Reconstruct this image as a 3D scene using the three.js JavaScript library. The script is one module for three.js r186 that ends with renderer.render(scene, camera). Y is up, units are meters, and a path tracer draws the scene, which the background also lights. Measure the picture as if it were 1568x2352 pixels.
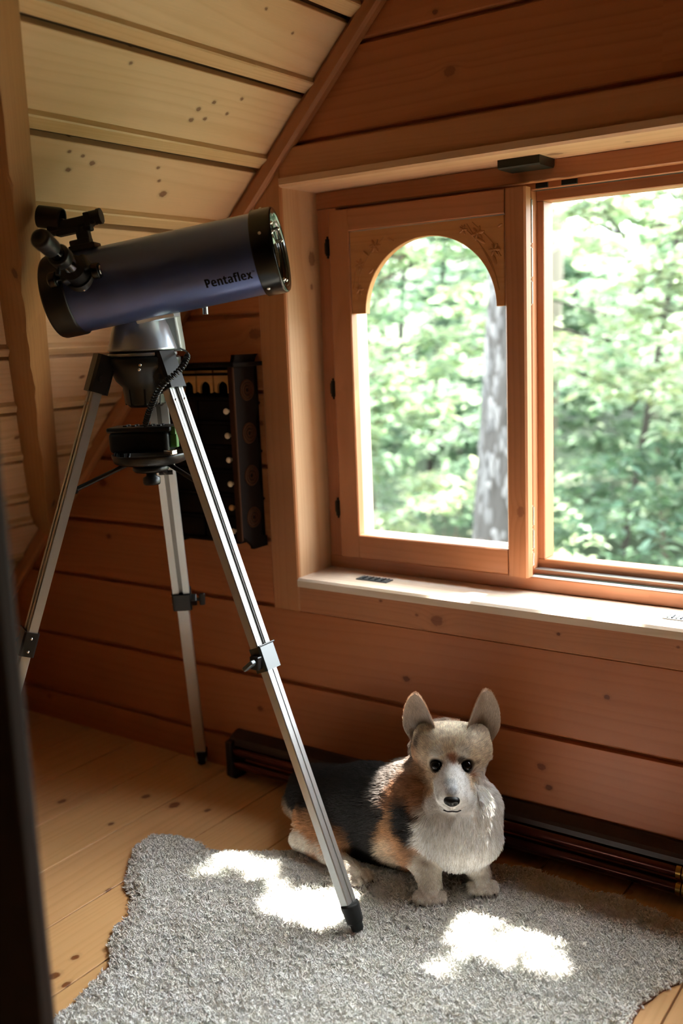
import * as THREE from 'three';
import { mergeGeometries, mergeVertices, toCreasedNormals } from 'three/addons/utils/BufferGeometryUtils.js';
import { RoundedBoxGeometry } from 'three/addons/geometries/RoundedBoxGeometry.js';
import { ImprovedNoise } from 'three/addons/math/ImprovedNoise.js';
import { FontLoader } from 'three/addons/loaders/FontLoader.js';

// ------------------------------------------------------------------ camera, sky, sun, exposure
const scene = new THREE.Scene();
const camera = new THREE.PerspectiveCamera(54.43, 1568 / 2352, 0.05, 200);
camera.position.set(0, 1.30, 2.150);
camera.rotation.order = 'YXZ';
camera.rotation.set(-0.173328, 0.619274, -0.039883);
camera.focus = 2.28;
camera.userData.fStop = 1.8;

const SUN = new THREE.Vector3(0.14, 1.9, -1).normalize();      // towards the sun, high over the trees outside
const sun = new THREE.DirectionalLight(new THREE.Color(1, 0.95, 0.88), 34);
sun.position.copy(SUN).multiplyScalar(20);
sun.target.position.set(-1, 0, 0);
sun.position.add(sun.target.position);
sun.castShadow = true;
sun.shadow.mapSize.set(4096, 4096);
Object.assign(sun.shadow.camera, { left: -6, right: 6, top: 6, bottom: -6, near: 1, far: 40 });
scene.add(sun, sun.target);

{ // hazy summer sky; wide bright halo round the sun added to brighten the rug
  const W = 256, H = 128, d = new Float32Array(W * H * 4), v = new THREE.Vector3();
  for (let y = 0; y < H; y++) for (let x = 0; x < W; x++) {
    const up = ((y + 0.5) / H - 0.5) * Math.PI, ro = ((x + 0.5) / W - 0.5) * 2 * Math.PI, e = Math.max(0, Math.sin(up)), o = (y * W + x) * 4;
    v.set(Math.cos(ro) * Math.cos(up), Math.sin(up), Math.sin(ro) * Math.cos(up));
    const t = v.angleTo(SUN), halo = 20 * Math.exp(-t / 0.22) + 6 * Math.exp(-t * t / 0.30);
    d[o] = 5.2 + 1.6 * e + halo; d[o + 1] = 5.7 + 2.1 * e + halo * 0.99; d[o + 2] = 5.9 + 2.6 * e + halo * 0.95; d[o + 3] = 1;
  }
  const t = new THREE.DataTexture(d, W, H, THREE.RGBAFormat, THREE.FloatType);
  t.mapping = THREE.EquirectangularReflectionMapping; t.magFilter = THREE.LinearFilter; t.needsUpdate = true;
  scene.background = t;
}
const renderer = new THREE.WebGLRenderer({ antialias: true });
renderer.toneMapping = THREE.LinearToneMapping;
renderer.toneMappingExposure = 1.9;
renderer.shadowMap.enabled = true;

// ------------------------------------------------------------------ helpers
const V = (x, y, z) => new THREE.Vector3(x, y, z);
const rng = (s) => () => { s = (s + 0x6d2b79f5) | 0; let t = Math.imul(s ^ (s >>> 15), 1 | s); t = (t + Math.imul(t ^ (t >>> 7), 61 | t)) ^ t; return ((t ^ (t >>> 14)) >>> 0) / 4294967296; };
const perlin = new ImprovedNoise(), noise = (x, y, z = 0) => perlin.noise(x, y, z);
const clamp = THREE.MathUtils.clamp, lerp = THREE.MathUtils.lerp, sstep = (a, b, x) => { const t = clamp((x - a) / (b - a), 0, 1); return t * t * (3 - 2 * t); };
const used = new Map();
const numbered = (n) => { const k = used.get(n) ?? 0; used.set(n, k + 1); return k ? `${n}_${String(k).padStart(3, '0')}` : n; };
function thing(name, label, category, pos = [0, 0, 0], group) {
  const o = new THREE.Group(); o.name = numbered(name); o.position.set(...pos); scene.add(o);
  o.userData = { label, category }; if (group) o.userData.group = group;
  return o;
}
function structure(name) { const o = new THREE.Group(); o.name = numbered(name); o.userData.kind = 'structure'; scene.add(o); return o; }
function add(name, geo, mat, parent, label) {
  const m = new THREE.Mesh(geo, mat); m.name = numbered(name); m.castShadow = m.receiveShadow = true;
  if (label) m.userData.label = label;
  parent.add(m); return m;
}
function sub(name, parent) { const g = new THREE.Group(); g.name = numbered(name); parent.add(g); return g; }
const std = (color, roughness = 0.6, metalness = 0, extra = {}) => new THREE.MeshStandardMaterial({ color, roughness, metalness, ...extra });
const phys = (o) => new THREE.MeshPhysicalMaterial(o);

// a bar of any profile: profile points [across, out], counter-clockwise seen from the end; uv in metres
function prism(profile, L) {
  const n = profile.length, pos = [], nor = [], uv = [];
  for (let i = 0; i < n; i++) {
    const [a0, b0] = profile[i], [a1, b1] = profile[(i + 1) % n], l = Math.hypot(a1 - a0, b1 - b0) || 1, ny = (b1 - b0) / l, nz = -(a1 - a0) / l;
    const q = [[0, a0, b0], [0, a1, b1], [L, a1, b1], [0, a0, b0], [L, a1, b1], [L, a0, b0]];
    for (const [x, y, z] of q) { pos.push(x, y, z); nor.push(0, ny, nz); uv.push(x, y + z); }
  }
  const tri = THREE.ShapeUtils.triangulateShape(profile.map(([a, b]) => new THREE.Vector2(a, b)), []);
  for (const [x, s] of [[0, -1], [L, 1]]) for (const t of tri) for (const k of s > 0 ? t : [t[0], t[2], t[1]]) { const [a, b] = profile[k]; pos.push(x, a, b); nor.push(s, 0, 0); uv.push(b, a); }
  const g = new THREE.BufferGeometry();
  g.setAttribute('position', new THREE.Float32BufferAttribute(pos, 3)); g.setAttribute('normal', new THREE.Float32BufferAttribute(nor, 3)); g.setAttribute('uv', new THREE.Float32BufferAttribute(uv, 2));
  return g;
}
// rectangle w x t, front face at 0, front edges chamfered by c (all edges if all)
function section(w, t, c = 0.003, all = false) {
  const h = w / 2, p = all ? [[-h + c, -t], [h - c, -t], [h, -t + c]] : [[-h, -t], [h, -t]];
  p.push([h, -c], [h - c, 0], [-h + c, 0], [-h, -c]); if (all) p.push([-h, -t + c]);
  return p;
}
function place(m, A, X, Z) { // local x -> X, local z -> Z
  X = X.clone().normalize(); const Y = Z.clone().cross(X).normalize(), Z2 = X.clone().cross(Y);
  m.quaternion.setFromRotationMatrix(new THREE.Matrix4().makeBasis(X, Y, Z2)); m.position.copy(A); return m;
}
function bar(name, parent, mat, A, B, out, w, t, c = 0.003, all = false, profile = null) {
  const d = B.clone().sub(A); return place(add(name, prism(profile ?? section(w, t, c, all), d.length()), mat, parent), A, d, out);
}
const lathe = (pts, seg = 32) => new THREE.LatheGeometry(pts.map(([r, y]) => new THREE.Vector2(r, y)), seg);
const cyl = (r0, r1, h, seg = 24) => new THREE.CylinderGeometry(r1, r0, h, seg);
function alongGeo(geo, A, dir) { // a geometry built along +y, moved so that y runs along dir from A
  const q = new THREE.Quaternion().setFromUnitVectors(V(0, 1, 0), dir.clone().normalize());
  return geo.applyMatrix4(new THREE.Matrix4().compose(A, q, V(1, 1, 1)));
}
const merge = (list) => mergeGeometries(list.map((q) => { const z = q.index ? q.toNonIndexed() : q; for (const k of Object.keys(z.attributes)) if (!['position', 'normal', 'uv'].includes(k)) z.deleteAttribute(k); return z; }));
const rod = (A, B, r, seg = 12, r1 = r) => { const d = B.clone().sub(A), h = d.length(); return alongGeo(cyl(r, r1, h, seg).translate(0, h / 2, 0), A, d); };
const tube = (pts, r, n = 40, seg = 8) => new THREE.TubeGeometry(new THREE.CatmullRomCurve3(pts), n, r, seg);

// ------------------------------------------------------------------ wood
// pine board colour: growth rings along the board, fibres, knots with bent grain around them; knots = [x, y, r] in metres
function woodTexture(seed, L, W, knots = [], ringFreq = 55, contrast = 0.2, nx = 1024, ny = 128) {
  const R = rng(seed * 977 + 13), o = [R() * 90, R() * 90, R() * 90], yc = (R() - 0.5) * W * 1.6, d = new Uint8Array(nx * ny * 4), hot = R() * 0.5 + 0.6;
  for (let j = 0; j < ny; j++) for (let i = 0; i < nx; i++) {
    const x = i / nx * L, y = (j / ny - 0.5) * W;
    let off = 0, dark = 0, ringK = 0;
    for (const [kx, ky, kr, kd = 1] of knots) {
      const dx = (x - kx) * 0.75, dy = y - ky, q = Math.hypot(dx, dy) / kr;
      if (q > 7) continue;
      off += 1.1 * kr * Math.exp(-q * q / 5);
      const e = q + 0.22 * noise(x * 160 + o[0], y * 160, kx * 30);
      dark = Math.max(dark, kd * (1 - sstep(0.75, 1.12, e)));
      ringK += kd * 0.35 * Math.exp(-((e - 1.25) ** 2) / 0.12);
    }
    const slow = noise(x * 0.9 + o[0], y * 2.2, o[1]) * 0.035 + noise(x * 3.1, y * 9 + o[2], o[0]) * 0.006;
    const f0 = (Math.hypot(y - yc, 0.05 + 0.07 * noise(x * 0.5 + o[1], o[2])) + slow + off) * ringFreq, f = f0 + 1.3 * noise(f0 * 0.37, o[0]) + 0.35 * noise(f0 * 1.3, x * 1.5, o[1]), wide = 0.55 + 0.45 * noise(Math.floor(f) * 3.7, o[2]);
    const s = f - Math.floor(f), ring = s < 0.82 ? (s / 0.82) ** 3 : 1 - (s - 0.82) / 0.18;
    const fibre = noise(x * 9, y * 900 + o[0], o[1]) * 0.5 + noise(x * 30, y * 420, o[2]) * 0.5;
    const blotch = noise(x * 2.3 + o[2], y * 7, o[0]) * 0.6 + noise(x * 9, y * 22, o[1]) * 0.4;
    let k = 1 - contrast * ring * hot * wide + 0.05 * fibre + 0.06 * blotch - 0.35 * Math.min(1, ringK);
    const core = dark * (0.90 + 0.10 * noise(x * 300, y * 300, 2));
    const c = [k * (1 - core * 0.76), k * (1 - 0.05 * ring * hot) * (1 - core * 0.90), k * (1 - 0.12 * ring * hot) * (1 - core * 0.965)];
    const p = (j * nx + i) * 4;
    for (let a = 0; a < 3; a++) d[p + a] = clamp(Math.pow(clamp(c[a] * 0.92, 0, 1), 1 / 2.2) * 255, 0, 255);
    d[p + 3] = 255;
  }
  const t = new THREE.DataTexture(d, nx, ny); t.colorSpace = THREE.SRGBColorSpace; t.wrapS = t.wrapT = THREE.RepeatWrapping;
  t.magFilter = THREE.LinearFilter; t.minFilter = THREE.LinearMipmapLinearFilter; t.generateMipmaps = true; t.needsUpdate = true; t.userData = { L, W };
  return t;
}
const PINE = [];
{ const R = rng(5);
  for (let i = 0; i < 10; i++) {
    const knots = [], n = 2 + Math.floor(R() * 4);
    for (let k = 0; k < n; k++) knots.push([0.15 + R() * 1.5, (R() - 0.5) * 0.19, 0.005 + R() * 0.011, 0.55 + R() * 0.4]);
    PINE.push(woodTexture(20 + i, 1.8, 0.24, knots, 42 + R() * 30));
  } }
const CLEAR = [0, 1, 2, 3].map((i) => woodTexture(60 + i, 1.8, 0.24, [], 60 + i * 14, 0.16));
let woodCount = 0;
const wr = rng(99);
function wood(color, { tex, rough = 0.5, clear = false, vary = 0.1 } = {}) {
  const src = tex ?? (clear ? CLEAR : PINE)[woodCount++ % (clear ? 4 : 10)], t = src.clone();
  t.userData = src.userData; t.repeat.set(1 / t.userData.L, 1 / t.userData.W);
  t.offset.set(tex ? 0 : wr(), tex ? 0.5 : wr()); t.needsUpdate = true;
  const c = new THREE.Color(color).multiplyScalar(1 + (wr() - 0.5) * vary); c.g *= 1 + (wr() - 0.5) * vary * 0.5; c.b *= 1 + (wr() - 0.5) * vary * 0.7;
  return std(c, rough, 0, { map: t });
}
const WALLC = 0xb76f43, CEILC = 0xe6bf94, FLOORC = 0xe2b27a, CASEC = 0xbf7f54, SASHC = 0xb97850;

// ------------------------------------------------------------------ room shell
const SL = 3.49, ceilX = (y) => y - SL;                 // left roof slope: y = x + 3.49
const floor = structure('floor');
{ // boards run towards the window wall
  const edges = []; for (let x = -3.5; x < 5.9; x += 0.2115) edges.push(x + 0.0235 + 0.003 * Math.sin(x * 17));
  const K = { // knots: [z, offset across]
  };
  const spots = [[-2.27, 0.427, .011], [-2.077, .278, .011], [-1.965, .275, .015], [-2.036, .739, .014], [-1.64, .909, .008], [-1.627, .976, .011], [-1.582, .981, .009], [-1.783, .684, .008], [-2.038, .448, .008], [-2.5, .6, .012], [-1.86, .25, .008]];
  edges.forEach((x0, i) => {
    const x1 = edges[i + 1] ?? x0 + 0.2, w = x1 - x0, xc = (x0 + x1) / 2, far = xc > -0.4 || xc < -3;
    const own = spots.filter((s) => s[0] > x0 && s[0] <= x1);
    // local x runs from z = 4.5 towards -z; local y is -x
    const tex = own.length || (xc > -2.8 && xc < -1.2) ? woodTexture(200 + i, 2.2, 0.24, own.map(([sx, sz, r]) => [(10 - sz) % 2.2, -(sx - xc), r, 1]), 38 + (i * 7) % 24, 0.14) : undefined;
    const m = bar('plank', floor, wood(FLOORC, { tex, rough: 0.38 }), V(xc, 0, 10), V(xc, 0, 0.0), V(0, 1, 0), w - 0.0042, 0.03, 0.0006);
  });
  add('subfloor', new THREE.BoxGeometry(9.9, 0.1, 10.6).translate(1.2, -0.082, 5), std(0x1c130b, 0.95), floor);
}

const wallWindow = structure('wall_window');
{ // gable wall: thick core with the window opening, horizontal boards in front of it
  const s = new THREE.Shape([[-3.7, -0.2], [6.1, -0.2], [6.1, 0.1], [1.2, 5.0], [-3.7, 0.1]].map((p) => new THREE.Vector2(...p)));
  const h = new THREE.Path([[-1.69, 0.617], [-1.69, 1.715], [0.28, 1.715], [0.28, 0.617]].map((p) => new THREE.Vector2(...p)));
  s.holes.push(h);
  add('wall_core', new THREE.ExtrudeGeometry(s, { depth: 0.235, bevelEnabled: false }).translate(0, 0, -0.2575), std(0x6b4a30, 0.85), wallWindow);
  const ys = [-0.02, 0.1, 0.316, 0.541, 0.735, 0.945, 1.155, 1.365, 1.575, 1.79, 2.0, 2.21, 2.42, 2.63, 2.84, 3.05, 3.26, 3.47, 3.68, 3.89, 4.1, 4.31, 4.52, 4.73];
  const knotRow = { 1: [[0.6 + 1.02, 0.05, .007], [1.62 + .1, 0.02, .006], [1.25, .03, .009], [1.27, -.02, .007], [.35, .01, .008]], 2: [[1.0, 0.02, .006], [0.45, -.03, .008]] };
  for (let i = 0; i + 1 < ys.length; i++) {
    const y0 = ys[i], y1 = ys[i + 1], yc = (y0 + y1) / 2, w = y1 - y0, xl = Math.max(-3.6, y0 - SL - 0.02), xr = Math.min(6, 5.91 - y0);
    const spans = y0 > 0.5 && y1 < 1.8 ? [[xl, -1.7], [0.295, xr]] : [[xl, xr]];
    for (const [a, b] of spans) {
      if (b - a < 0.05) continue;
      const tex = i === 1 || i === 2 ? woodTexture(300 + i, 3.4, 0.24, (knotRow[i] ?? []).map(([x, y, r]) => [x + 1.4 - (i === 1 ? .2 : 0), y, r, 0.85]), 40, 0.13, 2048, 128) : undefined;
      // shiplap: lower edge rounded over a dark groove
      const hw = w / 2, P = [[-hw, -0.022], [hw, -0.022], [hw, -0.010], [hw - 0.001, -0.0005], [hw - 0.002, 0], [-hw + 0.016, 0], [-hw + 0.0125, -0.002], [-hw + 0.0105, -0.006], [-hw + 0.0095, -0.016], [-hw, -0.016]];
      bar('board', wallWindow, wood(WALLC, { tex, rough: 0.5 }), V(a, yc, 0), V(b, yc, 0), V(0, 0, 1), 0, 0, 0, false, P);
    }
  }
}

const SN = V(1, -1, 0).normalize(), SU = V(1, 1, 0).normalize();
const ceiling = structure('ceiling');
{ // left roof slope seen from below: wide boards, a proud batten over each joint, a dark groove under it
  const joints = []; for (let y = -0.2; y < 4.7; y += 0.1545) joints.push(y);
  const fixed = [0.82, 0.972, 1.128, 1.283, 1.4385, 1.592, 1.745, 1.906, 2.055, 2.21, 2.365];
  const ys = joints.filter((y) => y < 0.75).concat(fixed, joints.filter((y) => y > 2.45));
  const K = { 1.906: [[.30, .02, 0.0050], [.335, -.005, 0.0058], [.30, -.025, 0.0050], [.34, -.035, 0.0058], [.22, .045, 0.0043], [.585, .06, 0.0043], [.24, 0, 0.0043]], 1.745: [[.30, -.02, 0.0094], [.335, .015, 0.0043], [.36, .05, 0.0043], [.555, .035, 0.0065], [.59, .05, 0.0043], [.61, .01, 0.0058], [.63, .055, 0.0043]], 2.055: [[.3, .04, 0.0036], [.18, .01, 0.0036]], 1.592: [[.4, .0, 0.0058]], 1.283: [[.22, .0, 0.0072]] };
  for (let i = 0; i + 1 < ys.length; i++) {
    const s0 = (ys[i] - 0) * Math.SQRT2, s1 = ys[i + 1] * Math.SQRT2, w = s1 - s0, at = (s) => V(s / Math.SQRT2 - SL, s / Math.SQRT2, 0);
    // from the lower joint upwards: batten just above each groove at ys[i]
    const kn = K[ys[i + 1]] ?? null;
    const tex = kn ? woodTexture(400 + i, 2.2, 0.24, kn.map(([z, v, r]) => [(10 - z) % 2.2, v, r, 0.95]), 40, 0.13) : undefined;
    const b0 = s0 + 0.046, b1 = s1 - 0.012;
    const A = at((b0 + b1) / 2);
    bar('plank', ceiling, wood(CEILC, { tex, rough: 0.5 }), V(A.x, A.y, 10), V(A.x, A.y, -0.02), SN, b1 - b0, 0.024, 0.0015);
    const c = at(s0 + 0.024), q = 0.022;
    bar('batten', ceiling, wood(0xe6c090, { clear: true, rough: 0.45 }), V(c.x, c.y, 10), V(c.x, c.y, -0.02), SN, 0, 0, 0, false, [[-q, -0.024], [q, -0.024], [q, -0.002], [q - 0.004, 0.012], [q - 0.008, 0.0135], [-q + 0.004, 0.003], [-q, -0.003]]);
  }
  const c = at45(0.085);
  add('roof_slab', prism([[-3.5, -0.06], [3.45, -0.06], [3.45, 0], [-3.5, 0]], 10.6), std(0x4a3524, 0.9), ceiling);
  const slab = ceiling.children[ceiling.children.length - 1];
  place(slab, V(-SL + 2.345 - 0.0175, 2.345 + 0.0175, 10.3), V(0, 0, -1), SN);
}
function at45(d) { return d; }
const ceilingRight = structure('ceiling_right');
{ // the mirrored slope, outside the picture
  const N = V(-1, -1, 0).normalize();
  for (let i = 0; i < 16; i++) {
    const y = 0.15 + i * 0.29, x = 5.89 - y;
    bar('plank', ceilingRight, wood(CEILC, { rough: 0.5 }), V(x, y, -0.02), V(x, y, 10), N, 0.404, 0.024, 0.004);
  }
  const m = add('roof_slab', prism([[-3.45, -0.06], [3.5, -0.06], [3.5, 0], [-3.45, 0]], 10.6), std(0x4a3524, 0.9), ceilingRight);
  place(m, V(5.89 - 2.345 + 0.0175, 2.345 + 0.0175, -0.3), V(0, 0, 1), N);
}
const wallBack = structure('wall_back');
{
  const s = new THREE.Shape([[-3.7, -0.2], [6.1, -0.2], [6.1, 0.1], [1.2, 5.0], [-3.7, 0.1]].map((p) => new THREE.Vector2(...p)));
  add('wall_core', new THREE.ExtrudeGeometry(s, { depth: 0.2, bevelEnabled: false }).translate(0, 0, 10.02), std(0x6b4a30, 0.85), wallBack);
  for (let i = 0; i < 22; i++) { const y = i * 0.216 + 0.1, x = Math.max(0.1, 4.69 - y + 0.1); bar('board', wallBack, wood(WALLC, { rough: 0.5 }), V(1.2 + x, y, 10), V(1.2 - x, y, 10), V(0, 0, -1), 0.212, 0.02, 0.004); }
}
{ // moulding where the slope meets the gable wall
  const t1 = structure('trim_1'), d = SU;
  const off = SN.clone().multiplyScalar(0.024);
  const A = V(ceilX(0.06), 0.06, 0.001).add(off), B = V(ceilX(4.60), 4.60, 0.001).add(off);
  bar('moulding', t1, wood(CASEC, { clear: true }), A, B, V(0, 0, 1), 0, 0, 0, false, [[-0.024, 0], [0.024, 0], [0.024, 0.018], [0.012, 0.026], [-0.016, 0.026], [-0.024, 0.018]].map(([a, b]) => [a, b]));
}
{ // hewn diagonal brace under the slope, waney on its left edge
  const post = structure('beam_brace');
  const d = V(-0.616, -0.616, -0.491).normalize(), S = V(-0.347, -0.347, 0.871).normalize(); // S: towards its left, shaded face
  const A = V(-1.540, 1.900, 0.911).addScaledVector(d, -1.6), L = 3.46, segs = 100, T = 0.036, W = 0.056;
  const pos = [], uv = [], idx = [], ring = 10;
  const R = rng(31);
  for (let i = 0; i <= segs; i++) {
    const u = i / segs * L, n1 = noise(u * 7, 1.3) * 0.010 + noise(u * 23, 4.1) * 0.006 + noise(u * 60, 2.2) * 0.0025, n2 = noise(u * 9, 7.7) * 0.012;
    // profile: [towards S, out of the slope]
    const P = [[0, -T], [0, -0.004], [0.004, 0.002], [0.074 + n1 * 0.7, 0.054], [0.081 + n1, 0.057 + n1 * 0.4], [0.086 + n1, 0.050 + n2 * 0.3], [0.094 + n1 * 0.7 + n2 * 0.3, 0.012], [0.098 + n2 * 0.5, -0.02], [0.098, -T], [0.03, -T]];
    let v = 0;
    P.forEach(([a, b], k) => { if (k) v += Math.hypot(a - P[k - 1][0], b - P[k - 1][1]); const p = A.clone().addScaledVector(d, u).addScaledVector(S, a).addScaledVector(SN, b); pos.push(p.x, p.y, p.z); uv.push(u, v - 0.15); });
  }
  for (let i = 0; i < segs; i++) for (let k = 0; k < ring; k++) { const a = i * ring + k, b = i * ring + (k + 1) % ring; idx.push(a, b, a + ring, b, b + ring, a + ring); }
  for (let k = 1; k + 1 < ring; k++) idx.push(0, k + 1, k, segs * ring, segs * ring + k, segs * ring + k + 1);
  let g = new THREE.BufferGeometry(); g.setAttribute('position', new THREE.Float32BufferAttribute(pos, 3)); g.setAttribute('uv', new THREE.Float32BufferAttribute(uv, 2)); g.setIndex(idx);
  g.computeVertexNormals(); g = toCreasedNormals(g, 0.7);
  const tex = woodTexture(77, 2.4, 0.3, [[1.75, 0.02, 0.012, 1], [0.9, -.06, .012, 1], [2.2, .0, .01, .9]], 70, 0.2);
  const mt = wood(0xb07c48, { tex, rough: 0.6 }); mt.side = THREE.DoubleSide;
  add('timber', g, mt, post);
}
{ // dark post close to the camera, at the left edge of the picture
  const post = structure('post_front');
  bar('timber', post, wood(0x2c1a0e, { clear: true, rough: 0.85 }), V(-0.853, -0.001, 1.604), V(-0.853, 2.55, 1.604), V(0.80, 0, 0.6), 0.105, 0.1, 0.012, true);
}

// ------------------------------------------------------------------ window
const win = structure('window_1');
const XL = -1.68, XR = 0.27, YB = 0.642, YT = 1.693;
{
  const o = V(0, 0, 1), zc = 0.012;
  // casing on the wall
  const cas = () => wood(CASEC, { rough: 0.48 });
  bar('casing_board', win, cas(), V(-1.7280, 0.545, zc), V(-1.7280, 1.79, zc), o, 0.094, 0.03, 0.004);
  bar('casing_board', win, cas(), V(XR + 0.048, 0.545, zc), V(XR + 0.048, 1.79, zc), o, 0.094, 0.03, 0.004);
  bar('casing_board', win, cas(), V(-1.6795, 1.7435, zc), V(XR - 0.0005, 1.7435, zc), o, 0.093, 0.03, 0.004);
  bar('casing_board', win, wood(CASEC, { tex: woodTexture(88, 1.5, 0.2, [[0.44, -0.012, 0.014, 0.7], [0.27, .02, .004, .8], [.38, -.005, .004, .7], [.77, .0, .004, 1], [1.05, .01, .003, .8]], 75, 0.22) }), V(-1.6795, 0.588, zc - 0.001), V(XR - 0.0005, 0.588, zc - 0.001), o, 0.087, 0.03, 0.004);
  // lining boards in the depth of the wall
  const sw0 = wood(0xe9d8c2, { clear: true }), sillMat = phys({ color: sw0.color, map: sw0.map, roughness: 0.4, clearcoat: 0.8, clearcoatRoughness: 0.25 });
  const rv = () => wood(0xd2a882, { rough: 0.45 });
  bar('lining_board', win, rv(), V(XL, YB - 0.02, -0.080), V(XL, YT + 0.02, -0.080), V(1, 0, 0), 0.172, 0.022, 0.004);
  bar('lining_board', win, rv(), V(XR, YB - 0.02, -0.080), V(XR, YT + 0.02, -0.080), V(-1, 0, 0), 0.172, 0.022, 0.004);
  bar('lining_board', win, rv(), V(XL, YT, -0.072), V(XR, YT, -0.072), V(0, -1, 0), 0.180, 0.022, 0.006);
  bar('sill', win, sillMat, V(XL + 0.0, YB, -0.072), V(XR, YB, -0.072), V(0, 1, 0), 0.182, 0.024, 0.006);
  // outer frame in three steps
  const fr = () => wood(SASHC, { rough: 0.45, clear: true });
  const frame = sub('frame', win);
  const hor = (y0, y1, z0, z1) => bar('frame_rail', frame, fr(), V(XL, (y0 + y1) / 2, z0), V(XR, (y0 + y1) / 2, z0), o, y1 - y0, z0 - z1, 0.002);
  const ver = (x0, x1, z0, z1, ya = YB, yb = YT) => bar('frame_stile', frame, fr(), V((x0 + x1) / 2, ya, z0), V((x0 + x1) / 2, yb, z0), o, x1 - x0, z0 - z1, 0.002);
  hor(YB, 0.678, -0.145, -0.172); hor(YB, 0.692, -0.1722, -0.200); hor(YB, 0.715, -0.2002, -0.255);
  hor(1.648, YT, -0.145, -0.172); hor(1.632, YT, -0.1722, -0.200); hor(1.608, YT, -0.2002, -0.255);
  ver(XL, -1.615, -0.1452, -0.1718, 0.679, 1.647); ver(XL, -1.605, -0.1722, -0.2, 0.693, 1.631); ver(XL, -1.60, -0.2004, -0.255, 0.716, 1.607);
  ver(-1.098, -1.053, -0.1702, -0.1998, 0.693, 1.631); ver(-1.103, -1.035, -0.2004, -0.255, 0.716, 1.607);
  ver(0.205, XR, -0.1452, -0.1718, 0.679, 1.647); ver(0.195, XR, -0.1722, -0.2, 0.693, 1.631); ver(0.19, XR, -0.2004, -0.255, 0.716, 1.607);
  ver(-0.415, -0.365, -0.1702, -0.1998, 0.693, 1.631); ver(-0.43, -0.35, -0.2004, -0.255, 0.716, 1.607);
  // open half: lock strips, and pale metal strips added for the sky-lit white ledges
  const alu = std(0xa9aba6, 0.35, 0.9);
  bar('ledge_strip', win, alu, V(-1.05, 0.6937, -0.186), V(-0.43, 0.6937, -0.186), V(0, 1, 0), 0.025, 0.0016, 0.0004);
  bar('ledge_strip', win, std(0xc9cbc6, 0.4, 0.6), V(-1.05, 0.6797, -0.1565), V(-0.43, 0.6797, -0.1565), V(0, 1, 0), 0.020, 0.0016, 0.0004);
  bar('gasket', win, std(0x4a4d40, 0.7), V(-1.05, 0.6815, -0.1695), V(-0.43, 0.6815, -0.1695), V(0, 1, 0), 0.005, 0.0034, 0.0004);
  bar('ledge_strip', win, std(0x2c2c26, 0.6, 0.3), V(-0.43, 1.6315, -0.186), V(-1.05, 1.6315, -0.186), V(0, -1, 0), 0.016, 0.002, 0.0004);
  for (const [ya, yb] of [[1.36, 1.42], [1.425, 1.50], [1.505, 1.615], [0.70, 0.74], [0.745, 0.80], [0.805, 0.86]]) {
    bar('hinge_plate', win, std(0xb9beb6, 0.3, 0.9), V(-1.0585, ya, -0.1675), V(-1.0585, yb, -0.1675), o, 0.009, 0.003, 0.001);
    add('hinge_pin', rod(V(-1.0535, ya + 0.004, -0.169), V(-1.0535, yb - 0.004, -0.169), 0.0035, 10), std(0xc6cac4, 0.25, 0.95), win);
  }
  for (const [x, w] of [[-1.03, .03], [-0.965, .038]]) bar('lock_plate', win, std(0x15150f, 0.5, 0.4), V(x, 1.637, -0.143), V(x + w, 1.637, -0.143), o, 0.012, 0.006, 0.001);

  // left sash: four members, the cut-out arch panel, the pane
  const sash = sub('sash', win);
  const zs = -0.12, sw = () => wood(SASHC, { rough: 0.45 });
  bar('stile', sash, sw(), V(-1.5925, 0.684, zs), V(-1.5925, 1.637, zs), o, 0.065, 0.026, 0.003);
  bar('stile', sash, wood(SASHC, { tex: woodTexture(91, 1.5, 0.2, [[0.17, -.01, .011, .5]], 60, .2) }), V(-1.074, 0.680, zs + 0.001), V(-1.074, 1.637, zs + 0.001), o, 0.056, 0.03, 0.005);
  bar('rail', sash, sw(), V(-1.5601, 0.717, zs), V(-1.1021, 0.717, zs), o, 0.066, 0.026, 0.003);
  bar('rail', sash, sw(), V(-1.5601, 1.608, zs), V(-1.1021, 1.608, zs), o, 0.058, 0.026, 0.003);
  // deeper, narrower rebate behind, its wood paled to look flooded with light
  const dk = wood(0xe3cdb2, { clear: true, rough: 0.5 });
  bar('rebate', sash, dk, V(-1.578, 0.70, zs - 0.0262), V(-1.578, 1.61, zs - 0.0262), o, 0.036, 0.05, 0.001);
  bar('rebate', sash, dk, V(-1.1, 0.70, zs - 0.031), V(-1.1, 1.61, zs - 0.031), o, 0.004, 0.045, 0.0005);
  bar('rebate', sash, dk, V(-1.559, 0.737, zs - 0.0262), V(-1.103, 0.737, zs - 0.0262), o, 0.028, 0.05, 0.001);
  bar('rebate', sash, dk, V(-1.559, 1.592, zs - 0.0262), V(-1.103, 1.592, zs - 0.0262), o, 0.03, 0.05, 0.001);
  add('pane', new THREE.PlaneGeometry(0.458, 0.84).translate(-1.331, 1.165, zs - 0.058), phys({ color: 0xffffff, roughness: 0.0, transmission: 1, thickness: 0, ior: 1.5, specularIntensity: 0.6 }), sash);
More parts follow.
